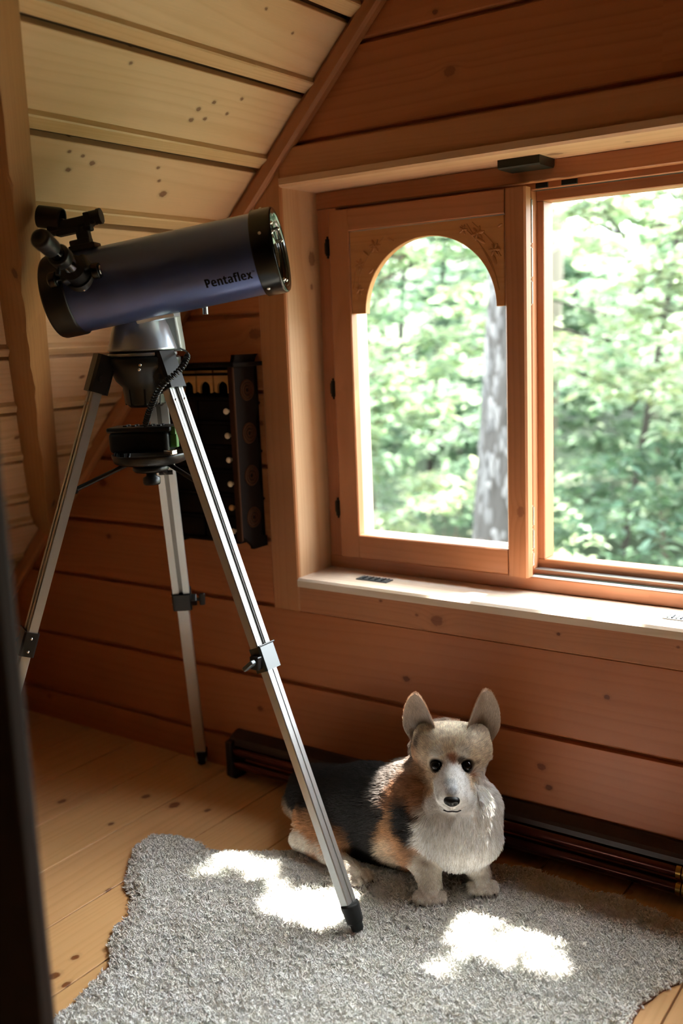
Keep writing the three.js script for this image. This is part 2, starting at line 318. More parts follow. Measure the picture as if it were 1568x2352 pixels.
  { // arch panel
    const x0 = -1.5578, x1 = -1.1045, yb = 1.361, yt = 1.5768, cx = -1.3205, rx = 0.1935, ry = 0.185, s = new THREE.Shape();
    s.moveTo(x0, yb); s.lineTo(cx - rx, yb);
    for (let k = 1; k < 48; k++) { const a = Math.PI * (1 - k / 48); s.lineTo(cx + rx * Math.cos(a), yb + ry * Math.sin(a)); }
    s.lineTo(cx + rx, yb); s.lineTo(x1, yb); s.lineTo(x1, yt); s.lineTo(x0, yt); s.closePath();
    let g = new THREE.ExtrudeGeometry(s, { depth: 0.018, bevelEnabled: true, bevelSize: 0.0012, bevelThickness: 0.0012, bevelOffset: -0.0012, bevelSegments: 1 });
    const uv = g.attributes.uv, p = g.attributes.position; for (let i = 0; i < uv.count; i++) uv.setXY(i, p.getX(i), p.getY(i) - 1.45 + p.getZ(i));
    g = toCreasedNormals(g, 0.5);
    const panel = add('arch_panel', g.translate(0, 0, zs - 0.0225), wood(0xc98a55, { clear: true, rough: 0.5 }), sash);
    // carved flowers and stems in low relief
    const parts = [], zf = zs - 0.0033;
    const petal = (x, y, a, l, w, h = 0.0035) => { const e = new THREE.SphereGeometry(1, 10, 8); e.scale(l / 2, w / 2, h); e.translate(l / 2, 0, 0); e.rotateZ(a); e.translate(x, y, zf); parts.push(e); };
    const flower = (x, y, r, n = 6, a0 = 0) => { for (let k = 0; k < n; k++) petal(x, y, a0 + k / n * Math.PI * 2, r, r * 0.42); petal(x - 0.004, y, 0, 0.008, 0.008, 0.006); };
    const stem = (pts) => parts.push(tube(pts.map(([x, y]) => V(x, y, zf)), 0.0014, 16, 5).toNonIndexed());
    flower(-1.478, 1.535, 0.019); flower(-1.528, 1.490, 0.017, 6, .3); flower(-1.532, 1.425, 0.015, 5, .1); petal(-1.50, 1.51, 2.4, .022, .008); petal(-1.44, 1.552, -.4, .024, .008); petal(-1.545, 1.455, 1.4, .02, .007); petal(-1.50, 1.465, .6, .018, .007);
    flower(-1.175, 1.540, 0.019, 6, .2); flower(-1.130, 1.497, 0.017); flower(-1.215, 1.552, .013, 5); petal(-1.155, 1.515, 2.6, .03, .009); petal(-1.125, 1.46, 1.9, .026, .008); petal(-1.12, 1.55, .5, .014, .006);
    stem([[-1.22, 1.563], [-1.18, 1.525], [-1.14, 1.47], [-1.118, 1.40]]); stem([[-1.205, 1.565], [-1.155, 1.49], [-1.125, 1.43]]); stem([[-1.19, 1.568], [-1.14, 1.52], [-1.112, 1.48]]);
    stem([[-1.54, 1.40], [-1.53, 1.46], [-1.50, 1.51], [-1.45, 1.555]]); stem([[-1.552, 1.43], [-1.535, 1.49]]);
    add('carved_flowers', merge(parts.map((q) => { const z = q.index ? q.toNonIndexed() : q; return z; })), wood(0xb87a48, { clear: true, rough: 0.55 }), sash);
  }
  for (const y of [1.543, 1.16, 0.822]) add('hinge', merge([rod(V(-1.634, y - 0.022, -0.127), V(-1.634, y + 0.022, -0.127), 0.0065, 12), rod(V(-1.634, y - 0.029, -0.127), V(-1.634, y - 0.022, -0.127), 0.003, 10), rod(V(-1.634, y + 0.022, -0.127), V(-1.634, y + 0.029, -0.127), 0.003, 10), new THREE.BoxGeometry(0.02, 0.03, 0.003).translate(-1.645, y, -0.143)]), std(0x2a2822, 0.4, 0.8), sash);
}
{ // fittings on the window
  const br = thing('bracket', 'black metal bracket screwed under the head of the window recess', 'bracket', [-1.035, YT, -0.105]);
  add('plate', prism([[-0.04, -0.021], [0.034, -0.021], [0.046, -0.008], [0.046, 0], [-0.046, 0], [-0.046, -0.018]].map(([a, b]) => [a, b]), 0.105).translate(-0.0525, 0, 0).rotateX(-Math.PI / 2).rotateX(Math.PI / 2).rotateX(-Math.PI / 2).scale(1, 1, 1).translate(0, 0, 0), std(0x14160f, 0.42, 0.3), br);
  br.children[0].geometry.computeBoundingBox();
  const plate = (x, w, label) => {
    const t = thing('vent_plate', label, 'vent', [x, YB, -0.062]);
    add('plate', new RoundedBoxGeometry(w, 0.003, 0.036, 2, 0.001).translate(0, 0.0015, 0), std(0x5d6266, 0.4, 0.85), t);
    const n = 9; for (let k = 0; k < n; k++) add('louvre', new RoundedBoxGeometry(0.0035, 0.0035, 0.026, 1, 0.001).rotateZ(0.5).translate((k - (n - 1) / 2) * w / (n + 1), 0.0042, 0), k % 2 ? std(0x33373a, 0.5, 0.7) : std(0x8d9494, 0.35, 0.9), t);
  };
  plate(-1.475, 0.1, 'small grey metal vent plate set in the sill below the arched window');
  plate(-0.632, 0.1, 'small grey metal vent plate in the sill under the open window half');
}

// ------------------------------------------------------------------ pipe heater along the foot of the wall
{
  const t = thing('baseboard_heater', 'dark brown skirting heater with two pipes along the foot of the wall', 'heater', [-1.0, 0, 0]);
  const brown = std(0x2b140a, 0.5), pipe = std(0x4a1d0e, 0.22, 0.55);
  const x0 = -0.95, x1 = 2.2;
  bar('cover', t, brown, V(x0, 0.122, 0.0), V(x1, 0.122, 0.0), V(0, 0, 1), 0, 0, 0, false, [[-0.016, 0], [0.016, 0], [0.016, 0.012], [0.004, 0.042], [-0.004, 0.048], [-0.016, 0.05]]);
  add('pipe', rod(V(x0, 0.086, 0.045), V(x1, 0.086, 0.045), 0.0155, 20), pipe, t);
  add('pipe', rod(V(x0, 0.046, 0.045), V(x1, 0.046, 0.045), 0.0155, 20), pipe, t);
  for (const x of [x0 + 0.012, 0.5, 1.4]) add('bracket', merge([new RoundedBoxGeometry(0.024, 0.112, 0.068, 2, 0.006).translate(x, 0.066, 0.034), new RoundedBoxGeometry(0.03, 0.012, 0.05, 2, 0.004).translate(x, 0.0065, 0.03)]), std(0x1c0f08, 0.4), t);
  for (const y of [0.086, 0.046]) add('coupling', merge([0, 0.014, 0.026].map((d, i) => rod(V(0.39 + d, y, 0.045), V(0.39 + d + 0.011, y, 0.045), 0.0185 + (i === 1 ? 0.002 : 0), i === 1 ? 6 : 20))), std(0xb08a4a, 0.25, 1), t, 'brass coupling');
}

// ------------------------------------------------------------------ dark drawer cabinet on the wall
{
  const t = thing('wall_cabinet', 'small dark wooden drawer cabinet with a scalloped side hung behind the tripod', 'cabinet', [-1.94, 0.745, 0]);
  const dw = wood(0x140b06, { clear: true }), dk = phys({ color: dw.color, map: dw.map, roughness: 0.9, specularIntensity: 0.25 }), mw = wood(0x3a2110, { clear: true }), mid = phys({ color: mw.color, map: mw.map, roughness: 0.9, specularIntensity: 0.25 }), tan = wood(0xc08a50, { clear: true, rough: 0.55 });
  const W = 0.28, H = 0.49, D = 0.112;
  add('back_panel', new RoundedBoxGeometry(W, H, 0.008, 1, 0.002).translate(0, H / 2, 0.005), dk, t);
  for (const s of [-1, 1]) { // scalloped side boards with turned rosettes
    const sh = new THREE.Shape(); sh.moveTo(0.001, -0.02);
    const n = 120; for (let k = 0; k <= n; k++) { const v = k / n, y = -0.02 + v * (H + 0.05), e = sstep(0, 0.1, v) * (1 - 0.25 * sstep(0.93, 1, v)); sh.lineTo(0.02 + (D - 0.02) * (0.45 + 0.55 * e), y); }
    for (let k = n; k >= 0; k--) { const v = k / n, y = -0.02 + v * (H + 0.05); sh.lineTo(0.004 + 0.022 * Math.abs(Math.sin(v * Math.PI * 4)) ** 0.6 * (v > 0.05 ? 1 : 0), y); }
    const g = toCreasedNormals(new THREE.ExtrudeGeometry(sh, { depth: 0.012, bevelEnabled: true, bevelSize: 0.001, bevelThickness: 0.001, bevelSegments: 1 }).rotateY(-Math.PI / 2), 0.5);
    const m = add('side_board', g.translate(s * W / 2 + 0.006, 0, 0), dk, t);
    for (let k = 0; k < 4; k++) add('rosette', merge([0.026, 0.018, 0.009].map((r, i) => new THREE.TorusGeometry(r, 0.0035, 8, 24).rotateY(Math.PI / 2).translate(s * (W / 2 + 0.007), 0.07 + k * 0.118, 0.058))), mid, m);
    bar('edge_strip', t, mid, V(s * W / 2, 0.01, D + 0.004), V(s * W / 2, H + 0.01, D + 0.004), V(0, 0, 1), 0.02, 0.006, 0.002);
  }
  for (let k = 0; k <= 7; k++) add('shelf', new RoundedBoxGeometry(W - 0.014, 0.007, D - 0.014, 1, 0.001).translate(0, 0.004 + k * 0.0665, D / 2), dk, t);
  for (let r = 0; r < 6; r++) for (let c = 0; c < 2; c++) {
    const dr = add('drawer', new RoundedBoxGeometry(W / 2 - 0.014, 0.056, D - 0.03, 2, 0.003).translate((c - 0.5) * (W / 2 - 0.008), 0.0375 + r * 0.0665, D / 2 + 0.004), dk, t);
    add('knob', merge([new THREE.SphereGeometry(0.0085, 16, 12).scale(1, 1, 0.8).translate((c ? 1 : -1) * 0.117, 0.037 + r * 0.0665, D + 0.002), rod(V((c ? 1 : -1) * 0.117, 0.037 + r * 0.0665, D - 0.012), V((c ? 1 : -1) * 0.117, 0.037 + r * 0.0665, D), 0.004)]), r === 1 ? tan : std(0xd9c3a2, 0.4), dr);
  }
  { // arched valance in pale wood under the top
    for (let c = 0; c < 4; c++) {
      const w = 0.058, sh = new THREE.Shape(); sh.moveTo(-w / 2, -0.058); sh.lineTo(-w / 2 + 0.01, -0.062); for (let k = 0; k <= 16; k++) { const a = Math.PI * (1 - k / 16); sh.lineTo(0.019 * Math.cos(a), -0.048 + 0.018 * Math.sin(a)); } sh.lineTo(w / 2 - 0.01, -0.062); sh.lineTo(w / 2, -0.058); sh.lineTo(w / 2, 0); sh.lineTo(-w / 2, 0); sh.closePath();
      add('arched_valance', new THREE.ExtrudeGeometry(sh, { depth: 0.008, bevelEnabled: false }).translate((c - 1.5) * 0.064, H - 0.01, D - 0.02), tan, t);
    }
    add('top_board', new RoundedBoxGeometry(W + 0.04, 0.012, D + 0.016, 2, 0.003).translate(0, H + 0.004, D / 2 + 0.004), dk, t);
  }
}
// ------------------------------------------------------------------ telescope on its tripod
const font = await new FontLoader().loadAsync('fonts/droid/droid_sans_bold.typeface.json');
{
  const HUB = V(-1.685, 0, 0.538);
  const T = thing('telescope', 'blue-grey reflector telescope on a silver aluminium tripod by the window', 'telescope', [HUB.x, 0, HUB.z]);
  const L = (x, y, z) => V(x - HUB.x, y, z - HUB.z);                     // room position -> local
  const black = std(0x0b0c0c, 0.38), rubber = std(0x0a0a0a, 0.75), alu = std(0xc9cbc9, 0.33, 0.85), aluDark = std(0x7d7b76, 0.42, 0.85), chrome = std(0xe8e8e6, 0.12, 1), silver = phys({ color: 0xb4bcc6, roughness: 0.30, metalness: 0.8, clearcoat: 0.35, clearcoatRoughness: 0.25 });
  const tubeMat = phys({ color: 0x55659a, roughness: 0.33, metalness: 0.55, clearcoat: 0.6, clearcoatRoughness: 0.2 });
  // optical tube; local frame: y along the axis towards the front end
  const F = V(-1.353, 1.4904, 0.4306), R0 = V(-1.7953, 1.4115, 0.6756), ax = F.clone().sub(R0).normalize(), len = 0.56;
  const tubeG = sub('optical_tube', T); tubeG.position.copy(L(R0.x, R0.y, R0.z)); tubeG.scale.setScalar(F.distanceTo(R0) / len);
  const side = V(0, 1, 0).cross(ax).normalize();                          // horizontal, towards the camera side or away
  const up = ax.clone().cross(side).normalize();
  { const Zc = side.clone(); if (Zc.dot(V(0.5, 0, 0.85)) < 0) Zc.negate();  // local z towards the viewer
    const Y = ax.clone(), X = Y.clone().cross(Zc).normalize(); tubeG.quaternion.setFromRotationMatrix(new THREE.Matrix4().makeBasis(X, Y, Zc)); }
  const sameFrame = (n) => { const g = sub(n, T); g.position.copy(tubeG.position); g.quaternion.copy(tubeG.quaternion); g.scale.copy(tubeG.scale); return g; };
  // in this frame: +y front, +z towards the room, x = y cross z: up is -x or +x
  const xUp = Math.sign(V(1, 0, 0).applyQuaternion(tubeG.quaternion).y);
  const r = 0.0935;
  const body = add('tube', lathe([[r, 0.03], [r, len - 0.05]], 96), tubeMat, tubeG); tubeMat.side = THREE.DoubleSide;
  { // print on the tube
    const size = 0.0215, shapes = font.generateShapes('Pentaflex', size), geos = [];
    for (const s of shapes) {
      const g = new THREE.ShapeGeometry(s, 6); geos.push(g);
    }
    let g = merge(geos.flatMap((q) => [-0.0006, 0, 0.0006].map((o) => q.toNonIndexed().translate(o, 0, 0)))); g.computeBoundingBox(); const bb = g.boundingBox.clone();
    const tm = new THREE.ShapeGeometry(font.generateShapes('TM', 0.004), 3).toNonIndexed(); tm.translate(bb.max.x + 0.001, 0.015, 0); g = merge([g, tm]);
    const p = g.attributes.position, n = g.attributes.normal, x0 = bb.min.x, wide = bb.max.x - x0, k = 0.111 / wide;
    const base = len - 0.178, mid = -0.66;                                 // where along the tube, and how far round (radians, down from the room side)
    for (let i = 0; i < p.count; i++) {
      const yy = base + (p.getX(i) - x0) * k, a = mid + p.getY(i) / r, rr = r + 0.0011;
      p.setXYZ(i, xUp * rr * Math.sin(a), yy, rr * Math.cos(a)); n.setXYZ(i, xUp * Math.sin(a), 0, Math.cos(a));
    }
    add('lettering', g, phys({ color: 0x060607, roughness: 0.7, specularIntensity: 0.3, side: THREE.DoubleSide }), tubeG);
  }
  const fr = add('front_ring', lathe([[r - 0.012, len - 0.012], [r + 0.001, len - 0.004], [r + 0.0045, len - 0.006], [r + 0.0055, len - 0.012], [r + 0.0055, len - 0.052], [r + 0.003, len - 0.055], [r, len - 0.055]], 96), std(0x0a0b0b, 0.25), tubeG);
  add('end_cell', lathe([[0, len - 0.022], [0.03, len - 0.022], [0.034, len - 0.017], [0.052, len - 0.017], [0.056, len - 0.023], [r - 0.013, len - 0.023], [r - 0.011, len - 0.010], [r - 0.006, len - 0.004], [r + 0.002, len - 0.003]], 96), phys({ color: 0x23261a, roughness: 0.16, clearcoat: 1, clearcoatRoughness: 0.05, side: THREE.DoubleSide }), tubeG, 'glossy dark end cell');  // olive tint painted in for the greenery it mirrors
  const at = (a, rad, y) => V(xUp * rad * Math.sin(a), y, rad * Math.cos(a));
  for (const [a, dy] of [[0.35, -0.03], [2.4, -0.03], [-1.05, -0.042], [-2.6, -0.03], [1.45, -0.03]]) add('screw', alongGeo(new THREE.SphereGeometry(0.0042, 12, 8).scale(1, 0.6, 1), at(a, r + 0.0055, len + dy), at(a, 1, 0)), chrome, tubeG);
  for (const a of [0.5, 0.95, 2.3, 2.75, -1.35, -1.8]) add('adjusting_screw', alongGeo(merge([cyl(0.005, 0.0045, 0.012, 12), new THREE.SphereGeometry(0.0045, 12, 8).translate(0, 0.006, 0)]), at(a, r - 0.022, len - 0.014), V(0, 1, 0)), chrome, tubeG);
  const rear = add('rear_ring', lathe([[r - 0.02, 0.002], [r - 0.002, -0.004], [r + 0.003, -0.002], [r + 0.0055, 0.004], [r + 0.0055, 0.052], [r + 0.003, 0.055], [r, 0.056]], 96), black, tubeG);
  add('inner_wall', lathe([[r - 0.004, 0.0], [r - 0.004, len - 0.05], [0.001, len - 0.052]], 64), phys({ color: 0x060606, roughness: 0.8, side: THREE.DoubleSide }), tubeG);
  // focuser: stands out from the tube, up and towards the room
  { const f = sameFrame('focuser'), fa = 0.34, fy = 0.098, O3 = at(fa, r - 0.004, fy), d0 = at(fa, 1, 0).normalize(), Q = (s) => O3.clone().addScaledVector(d0, s), sideways = V(0, 1, 0);
    add('focuser_base', alongGeo(merge([cyl(0.042, 0.036, 0.020, 32), cyl(0.031, 0.030, 0.040, 32).translate(0, 0.022, 0), new RoundedBoxGeometry(0.04, 0.026, 0.074, 2, 0.006).translate(0, 0.028, 0)]), O3, d0), black, f);
    add('draw_tube', rod(Q(0.03), Q(0.095), 0.0205, 36), chrome, f, 'chrome draw tube');
    add('locking_collar', alongGeo(lathe([[0.0205, 0], [0.0255, 0.002], [0.0255, 0.024], [0.022, 0.027], [0.016, 0.027]], 36), Q(0.088), d0), black, f);
    for (const s of [0.6, 2.6]) { const e = V(Math.cos(s), 0, Math.sin(s)).applyQuaternion(new THREE.Quaternion().setFromUnitVectors(V(0, 1, 0), d0)); add('thumbscrew', merge([rod(Q(0.1).addScaledVector(e, 0.022), Q(0.1).addScaledVector(e, 0.034), 0.003, 10), rod(Q(0.1).addScaledVector(e, 0.032), Q(0.1).addScaledVector(e, 0.042), 0.006, 12)]), black, f); }
    add('eyepiece_barrel', rod(Q(0.112), Q(0.146), 0.0165, 32), std(0x3a3c40, 0.12, 1), f);
    add('eyepiece_body', alongGeo(lathe([[0.0165, 0], [0.021, 0.003], [0.0215, 0.028], [0.0205, 0.031], [0.0225, 0.036], [0.0225, 0.054], [0.019, 0.060], [0.012, 0.059], [0.011, 0.054], [0.0, 0.053]], 40), Q(0.142), d0), std(0x08080a, 0.45), f);
    for (const s of [-1, 1]) {
      const K = at(fa - 0.12, r + 0.026, fy), kd = V(0, s, 0);
      add('focus_knob', alongGeo(merge([lathe([[0, 0.03], [0.0055, 0.03], [0.0055, 0.042], [0.017, 0.043], [0.018, 0.046], [0.018, 0.058], [0.016, 0.061], [0, 0.061]], 28)]), K, kd), std(0x16181a, 0.2, 0.3), f);
      add('knob_cap', alongGeo(lathe([[0, 0.061], [0.011, 0.061], [0.010, 0.064], [0, 0.065]], 24), K, kd), chrome, f, 'chrome knob cap');
    }
    for (const [q, y] of [[-0.02, 0.086], [-0.08, 0.104]]) add('base_screw', alongGeo(new THREE.SphereGeometry(0.003, 10, 8), at(q, r + 0.001, y), at(q, 1, 0)), chrome, f);
  }
  // red-dot finder on its shoe
  { const f = sameFrame('finder'), B = (x, y, z) => V(xUp * x, y, z), fm = std(0x0b0b0c, 0.5), U = 0.012;
    add('finder_shoe', merge([new RoundedBoxGeometry(0.014, 0.064, 0.05, 2, 0.003).translate(xUp * (r + 0.003), 0.100, U), new RoundedBoxGeometry(0.05, 0.030, 0.026, 2, 0.004).translate(xUp * (r + 0.026), 0.104, U), new RoundedBoxGeometry(0.02, 0.05, 0.03, 2, 0.004).translate(xUp * (r + 0.014), 0.094, U)]), fm, f);
    add('finder_body', merge([new RoundedBoxGeometry(0.024, 0.118, 0.032, 3, 0.005).translate(xUp * (r + 0.062), 0.084, U), new RoundedBoxGeometry(0.016, 0.062, 0.03, 2, 0.004).translate(xUp * (r + 0.048), 0.072, U), new RoundedBoxGeometry(0.014, 0.02, 0.028, 2, 0.004).translate(xUp * (r + 0.045), 0.118, U)]), fm, f);
    const hd = V(xUp * -0.34, 1, 0).normalize();
    add('finder_hood', merge([alongGeo(lathe([[0.0215, -0.030], [0.026, -0.030], [0.0265, 0.022], [0.024, 0.028], [0.0215, 0.026], [0.0215, -0.030]], 36), B(r + 0.086, 0.036, U), hd), new RoundedBoxGeometry(0.034, 0.046, 0.03, 2, 0.006).translate(xUp * (r + 0.062), 0.045, U)]), fm, f);
    add('finder_window', alongGeo(new THREE.CylinderGeometry(0.0212, 0.0212, 0.002, 32), B(r + 0.0865, 0.034, U), hd), phys({ color: 0x14171c, roughness: 0.1, clearcoat: 1 }), f);
    add('finder_knob', merge([alongGeo(cyl(0.0165, 0.0165, 0.024, 24), B(r + 0.066, 0.140, U), V(0, 1, 0)), alongGeo(cyl(0.0185, 0.0185, 0.009, 10), B(r + 0.066, 0.152, U), V(0, 1, 0)), new RoundedBoxGeometry(0.032, 0.014, 0.034, 2, 0.003).translate(xUp * (r + 0.064), 0.124, U)]), fm, f);
  }
  // mount: round base, one fork arm behind the tube, saddle plate
  const MB = add('mount_base', lathe([[0.0, 1.372], [0.044, 1.369], [0.052, 1.363], [0.062, 1.343], [0.071, 1.315], [0.077, 1.294], [0.078, 1.290], [0.076, 1.289]], 64), silver, T);
  add('mount_gasket', lathe([[0.074, 1.289], [0.074, 1.284], [0.0, 1.284]], 64), black, T);
  add('mount_foot', lathe([[0.0, 1.2845], [0.075, 1.2845], [0.0775, 1.283], [0.0775, 1.278], [0.075, 1.275], [0, 1.275]], 64), silver, T);
  const camX = V(0.88, 0, -0.475), back = V(-0.475, 0, -0.88);
  { // fork arm rises from the far side of the base
    const A = (u, y, w) => V(0, y, 0).addScaledVector(camX, u).addScaledVector(back, w);
    const s = new THREE.Shape(); s.moveTo(-0.01, 1.29); s.lineTo(0.074, 1.29); s.bezierCurveTo(0.072, 1.33, 0.060, 1.37, 0.072, 1.42); s.lineTo(0.072, 1.47); s.bezierCurveTo(0.07, 1.51, 0.0, 1.51, -0.005, 1.47); s.bezierCurveTo(-0.01, 1.42, 0.02, 1.36, -0.01, 1.29);
    const g = toCreasedNormals(new THREE.ExtrudeGeometry(s, { depth: 0.034, bevelEnabled: true, bevelSize: 0.006, bevelThickness: 0.006, bevelSegments: 3, curveSegments: 16 }), 0.6);
    const m = add('fork_arm', g, phys({ color: 0x9da19a, roughness: 0.4, metalness: 0.3 }), T); m.quaternion.setFromRotationMatrix(new THREE.Matrix4().makeBasis(camX.clone().normalize(), V(0, 1, 0), camX.clone().normalize().cross(V(0, 1, 0)))); m.position.copy(A(-0.004, 0, 0.088));
  }
  { const c = L(-1.611, 1.366, 0.553); // saddle plate under the tube
    const d = ax.clone(), m = add('saddle_plate', prism([[-0.022, -0.012], [0.022, -0.012], [0.026, -0.004], [0.026, 0], [-0.026, 0], [-0.026, -0.004]], 0.085), silver, T); place(m, c.clone().addScaledVector(d, -0.045), d, up.y > 0 ? up : up.clone().negate());
    add('saddle_knob', merge([rod(L(-1.5275, 1.392, 0.4925), L(-1.5265, 1.362, 0.4935), 0.006, 14), rod(L(-1.540, 1.396, 0.501), L(-1.540, 1.376, 0.501), 0.011, 14)]), std(0xa9aca8, 0.35, 0.7), T);
  }
  // tripod head: a hub with three leg sockets and the bolt housing under it
  add('tripod_head', lathe([[0, 1.2745], [0.082, 1.2745], [0.085, 1.270], [0.084, 1.252], [0.072, 1.240], [0.064, 1.222], [0.050, 1.208], [0.046, 1.172], [0.036, 1.162], [0, 1.160]], 48), black, T);
  for (let k = 0; k < 8; k++) { const a = k / 8 * Math.PI * 2; add('bolt_rib', rod(V(0.046 * Math.cos(a), 1.204, 0.046 * Math.sin(a)), V(0.042 * Math.cos(a), 1.168, 0.042 * Math.sin(a)), 0.0045, 8), black, T); }
  for (const [a, y] of [[0.85, 1.258], [0.88, 1.248]]) add('head_screw', new THREE.SphereGeometry(0.004, 10, 8).translate(0.084 * Math.cos(a), y, 0.084 * Math.sin(a)), chrome, T);
  const legs = [
    { top: V(-1.603, 1.222, 0.540), foot: V(-1.150, 0.023, 0.536), k: 0.5, knob: -1 },
    { top: V(-1.727, 1.222, 0.464), foot: V(-2.094, 0.0, 0.020), k: 0.495, knob: -1 },
    { top: V(-1.738, 1.222, 0.631), foot: V(-1.940, 0.0, 1.02), k: 0.455, knob: -1 },
  ];
  legs.forEach(({ top, foot, k, knob }, i) => {
    const leg = sub('tripod_leg', T), A = L(top.x, top.y, top.z), B = L(foot.x, foot.y, foot.z), d = B.clone().sub(A).normalize(), full = A.distanceTo(B);
    const rad = V(d.x, 0, d.z).normalize(), tan = V(0, 1, 0).cross(rad).normalize(), out = tan.clone().cross(d).normalize(); if (out.y < 0) out.negate();
    const at3 = (s, t, o) => A.clone().addScaledVector(d, s).addScaledVector(tan, t).addScaledVector(out, o), C = full * k;
    // socket on the head
    const sock = add('leg_socket', prism(section(0.058, 0.044, 0.006, true), 0.085), black, leg); place(sock, at3(-0.062, 0, 0.02), d, out);
    add('socket_plate', merge([rod(at3(-0.01, -0.034, 0), at3(-0.01, 0.034, 0), 0.007, 14)]), black, leg);
    // upper section: two channels side by side
    const ch = [[-0.0085, -0.022], [0.0085, -0.022], [0.0085, -0.003], [0.0065, 0], [0.001, 0], [0.001, -0.002], [-0.001, -0.002], [-0.001, 0], [-0.0065, 0], [-0.0085, -0.003]];
    for (const s of [-1, 1]) { const m = add('upper_rail', prism(ch, C + 0.012), alu, leg); place(m, at3(0.0, s * 0.0142, 0.011), d, out); }
    for (const s of [0.02, 0.05]) for (const t of [-1, 1]) add('rivet', alongGeo(new THREE.SphereGeometry(0.0035, 10, 8).scale(1, 0.5, 1), at3(s, t * 0.0142, 0.0112), out), chrome, leg);
    // inner channel with a slot, then the sliding bar
    const web = add('slide_channel', prism([[-0.0056, -0.016], [0.0056, -0.016], [0.0056, -0.003], [0.0042, -0.003], [0.0042, -0.006], [-0.0042, -0.006], [-0.0042, -0.003], [-0.0056, -0.003]], C), aluDark, leg); place(web, at3(0.012, 0, 0.011), d, out);
    const low = add('lower_bar', prism([[-0.0145, -0.0225], [0.0145, -0.0225], [0.0165, -0.0205], [0.0165, -0.002], [0.0145, 0], [0.003, 0], [0.003, -0.0018], [-0.003, -0.0018], [-0.003, 0], [-0.0145, 0], [-0.0165, -0.002], [-0.0165, -0.0205]], full - C - 0.022), alu, leg); place(low, at3(C, 0, 0.0105), d, out);
    const col = add('lock_collar', prism(section(0.052, 0.034, 0.004, true), 0.055), i === 0 ? phys({ color: 0x2b3431, roughness: 0.3, clearcoat: 0.6 }) : black, leg); place(col, at3(C - 0.016, 0, 0.0175), d, out);
    add('collar_lip', merge([rod(at3(C - 0.017, -0.026, 0.0178), at3(C - 0.017, 0.026, 0.0178), 0.0022, 8)]), black, leg);
    const kb = at3(C + 0.014, knob * 0.026, 0), kd = tan.clone().multiplyScalar(knob);
    add('clamp_block', alongGeo(new RoundedBoxGeometry(0.024, 0.016, 0.03, 2, 0.003).translate(0, 0.006, 0), kb, kd), black, leg);
    add('lock_knob', alongGeo(merge([cyl(0.005, 0.005, 0.012, 12).translate(0, 0.017, 0), new RoundedBoxGeometry(0.034, 0.016, 0.011, 3, 0.004).translate(0, 0.029, 0)]).rotateY(0.7), kb, kd), i ? black : std(0x50585a, 0.3, 0.5), leg);
    for (const t of [-1, 1]) add('collar_screw', alongGeo(new THREE.SphereGeometry(0.0035, 10, 8), at3(C + 0.012 + t * 0.015, -knob * 0.0265, 0), tan.clone().multiplyScalar(-knob)), chrome, leg);
    // rubber foot
    add('rubber_foot', alongGeo(merge([lathe([[0, 0], [0.013, 0.0], [0.0145, 0.006], [0.0145, 0.014], [0.019, 0.018], [0.022, 0.055], [0.021, 0.062], [0, 0.062]], 6).rotateY(Math.PI / 6)]), B.clone().add(V(0, 0.004, 0)), d.clone().negate()), rubber, leg);
    // spreader strut from the tray
    const sp = at3(full * 0.175, 0, -0.012), hub = V(0, 1.035, 0);
    add('spreader_strut', merge([rod(hub.clone().addScaledVector(rad, 0.05), at3(full * 0.19, 0, -0.012), 0.0055, 10), rod(at3(full * 0.19, -0.017, -0.012), at3(full * 0.19, 0.017, -0.012), 0.006, 10)]), black, leg);
  });
  // accessory tray
  { const tr = add('accessory_tray', merge([lathe([[0, 1.032], [0.072, 1.032], [0.082, 1.036], [0.087, 1.050], [0.087, 1.055], [0.083, 1.055], [0.079, 1.042], [0, 1.040]], 40), lathe([[0, 1.012], [0.036, 1.012], [0.042, 1.018], [0.040, 1.033], [0, 1.033]], 28)]), black, T);
    add('tray_knob', merge([lathe([[0, 0.982], [0.018, 0.982], [0.02, 0.986], [0.02, 0.998], [0.012, 1.002], [0.011, 1.0125], [0, 1.0125]], 20)]), black, T);
    add('tray_clip', new RoundedBoxGeometry(0.026, 0.012, 0.02, 2, 0.003).translate(0.078, 1.061, 0.012), chrome, T, 'chrome tray clip');
  }
}
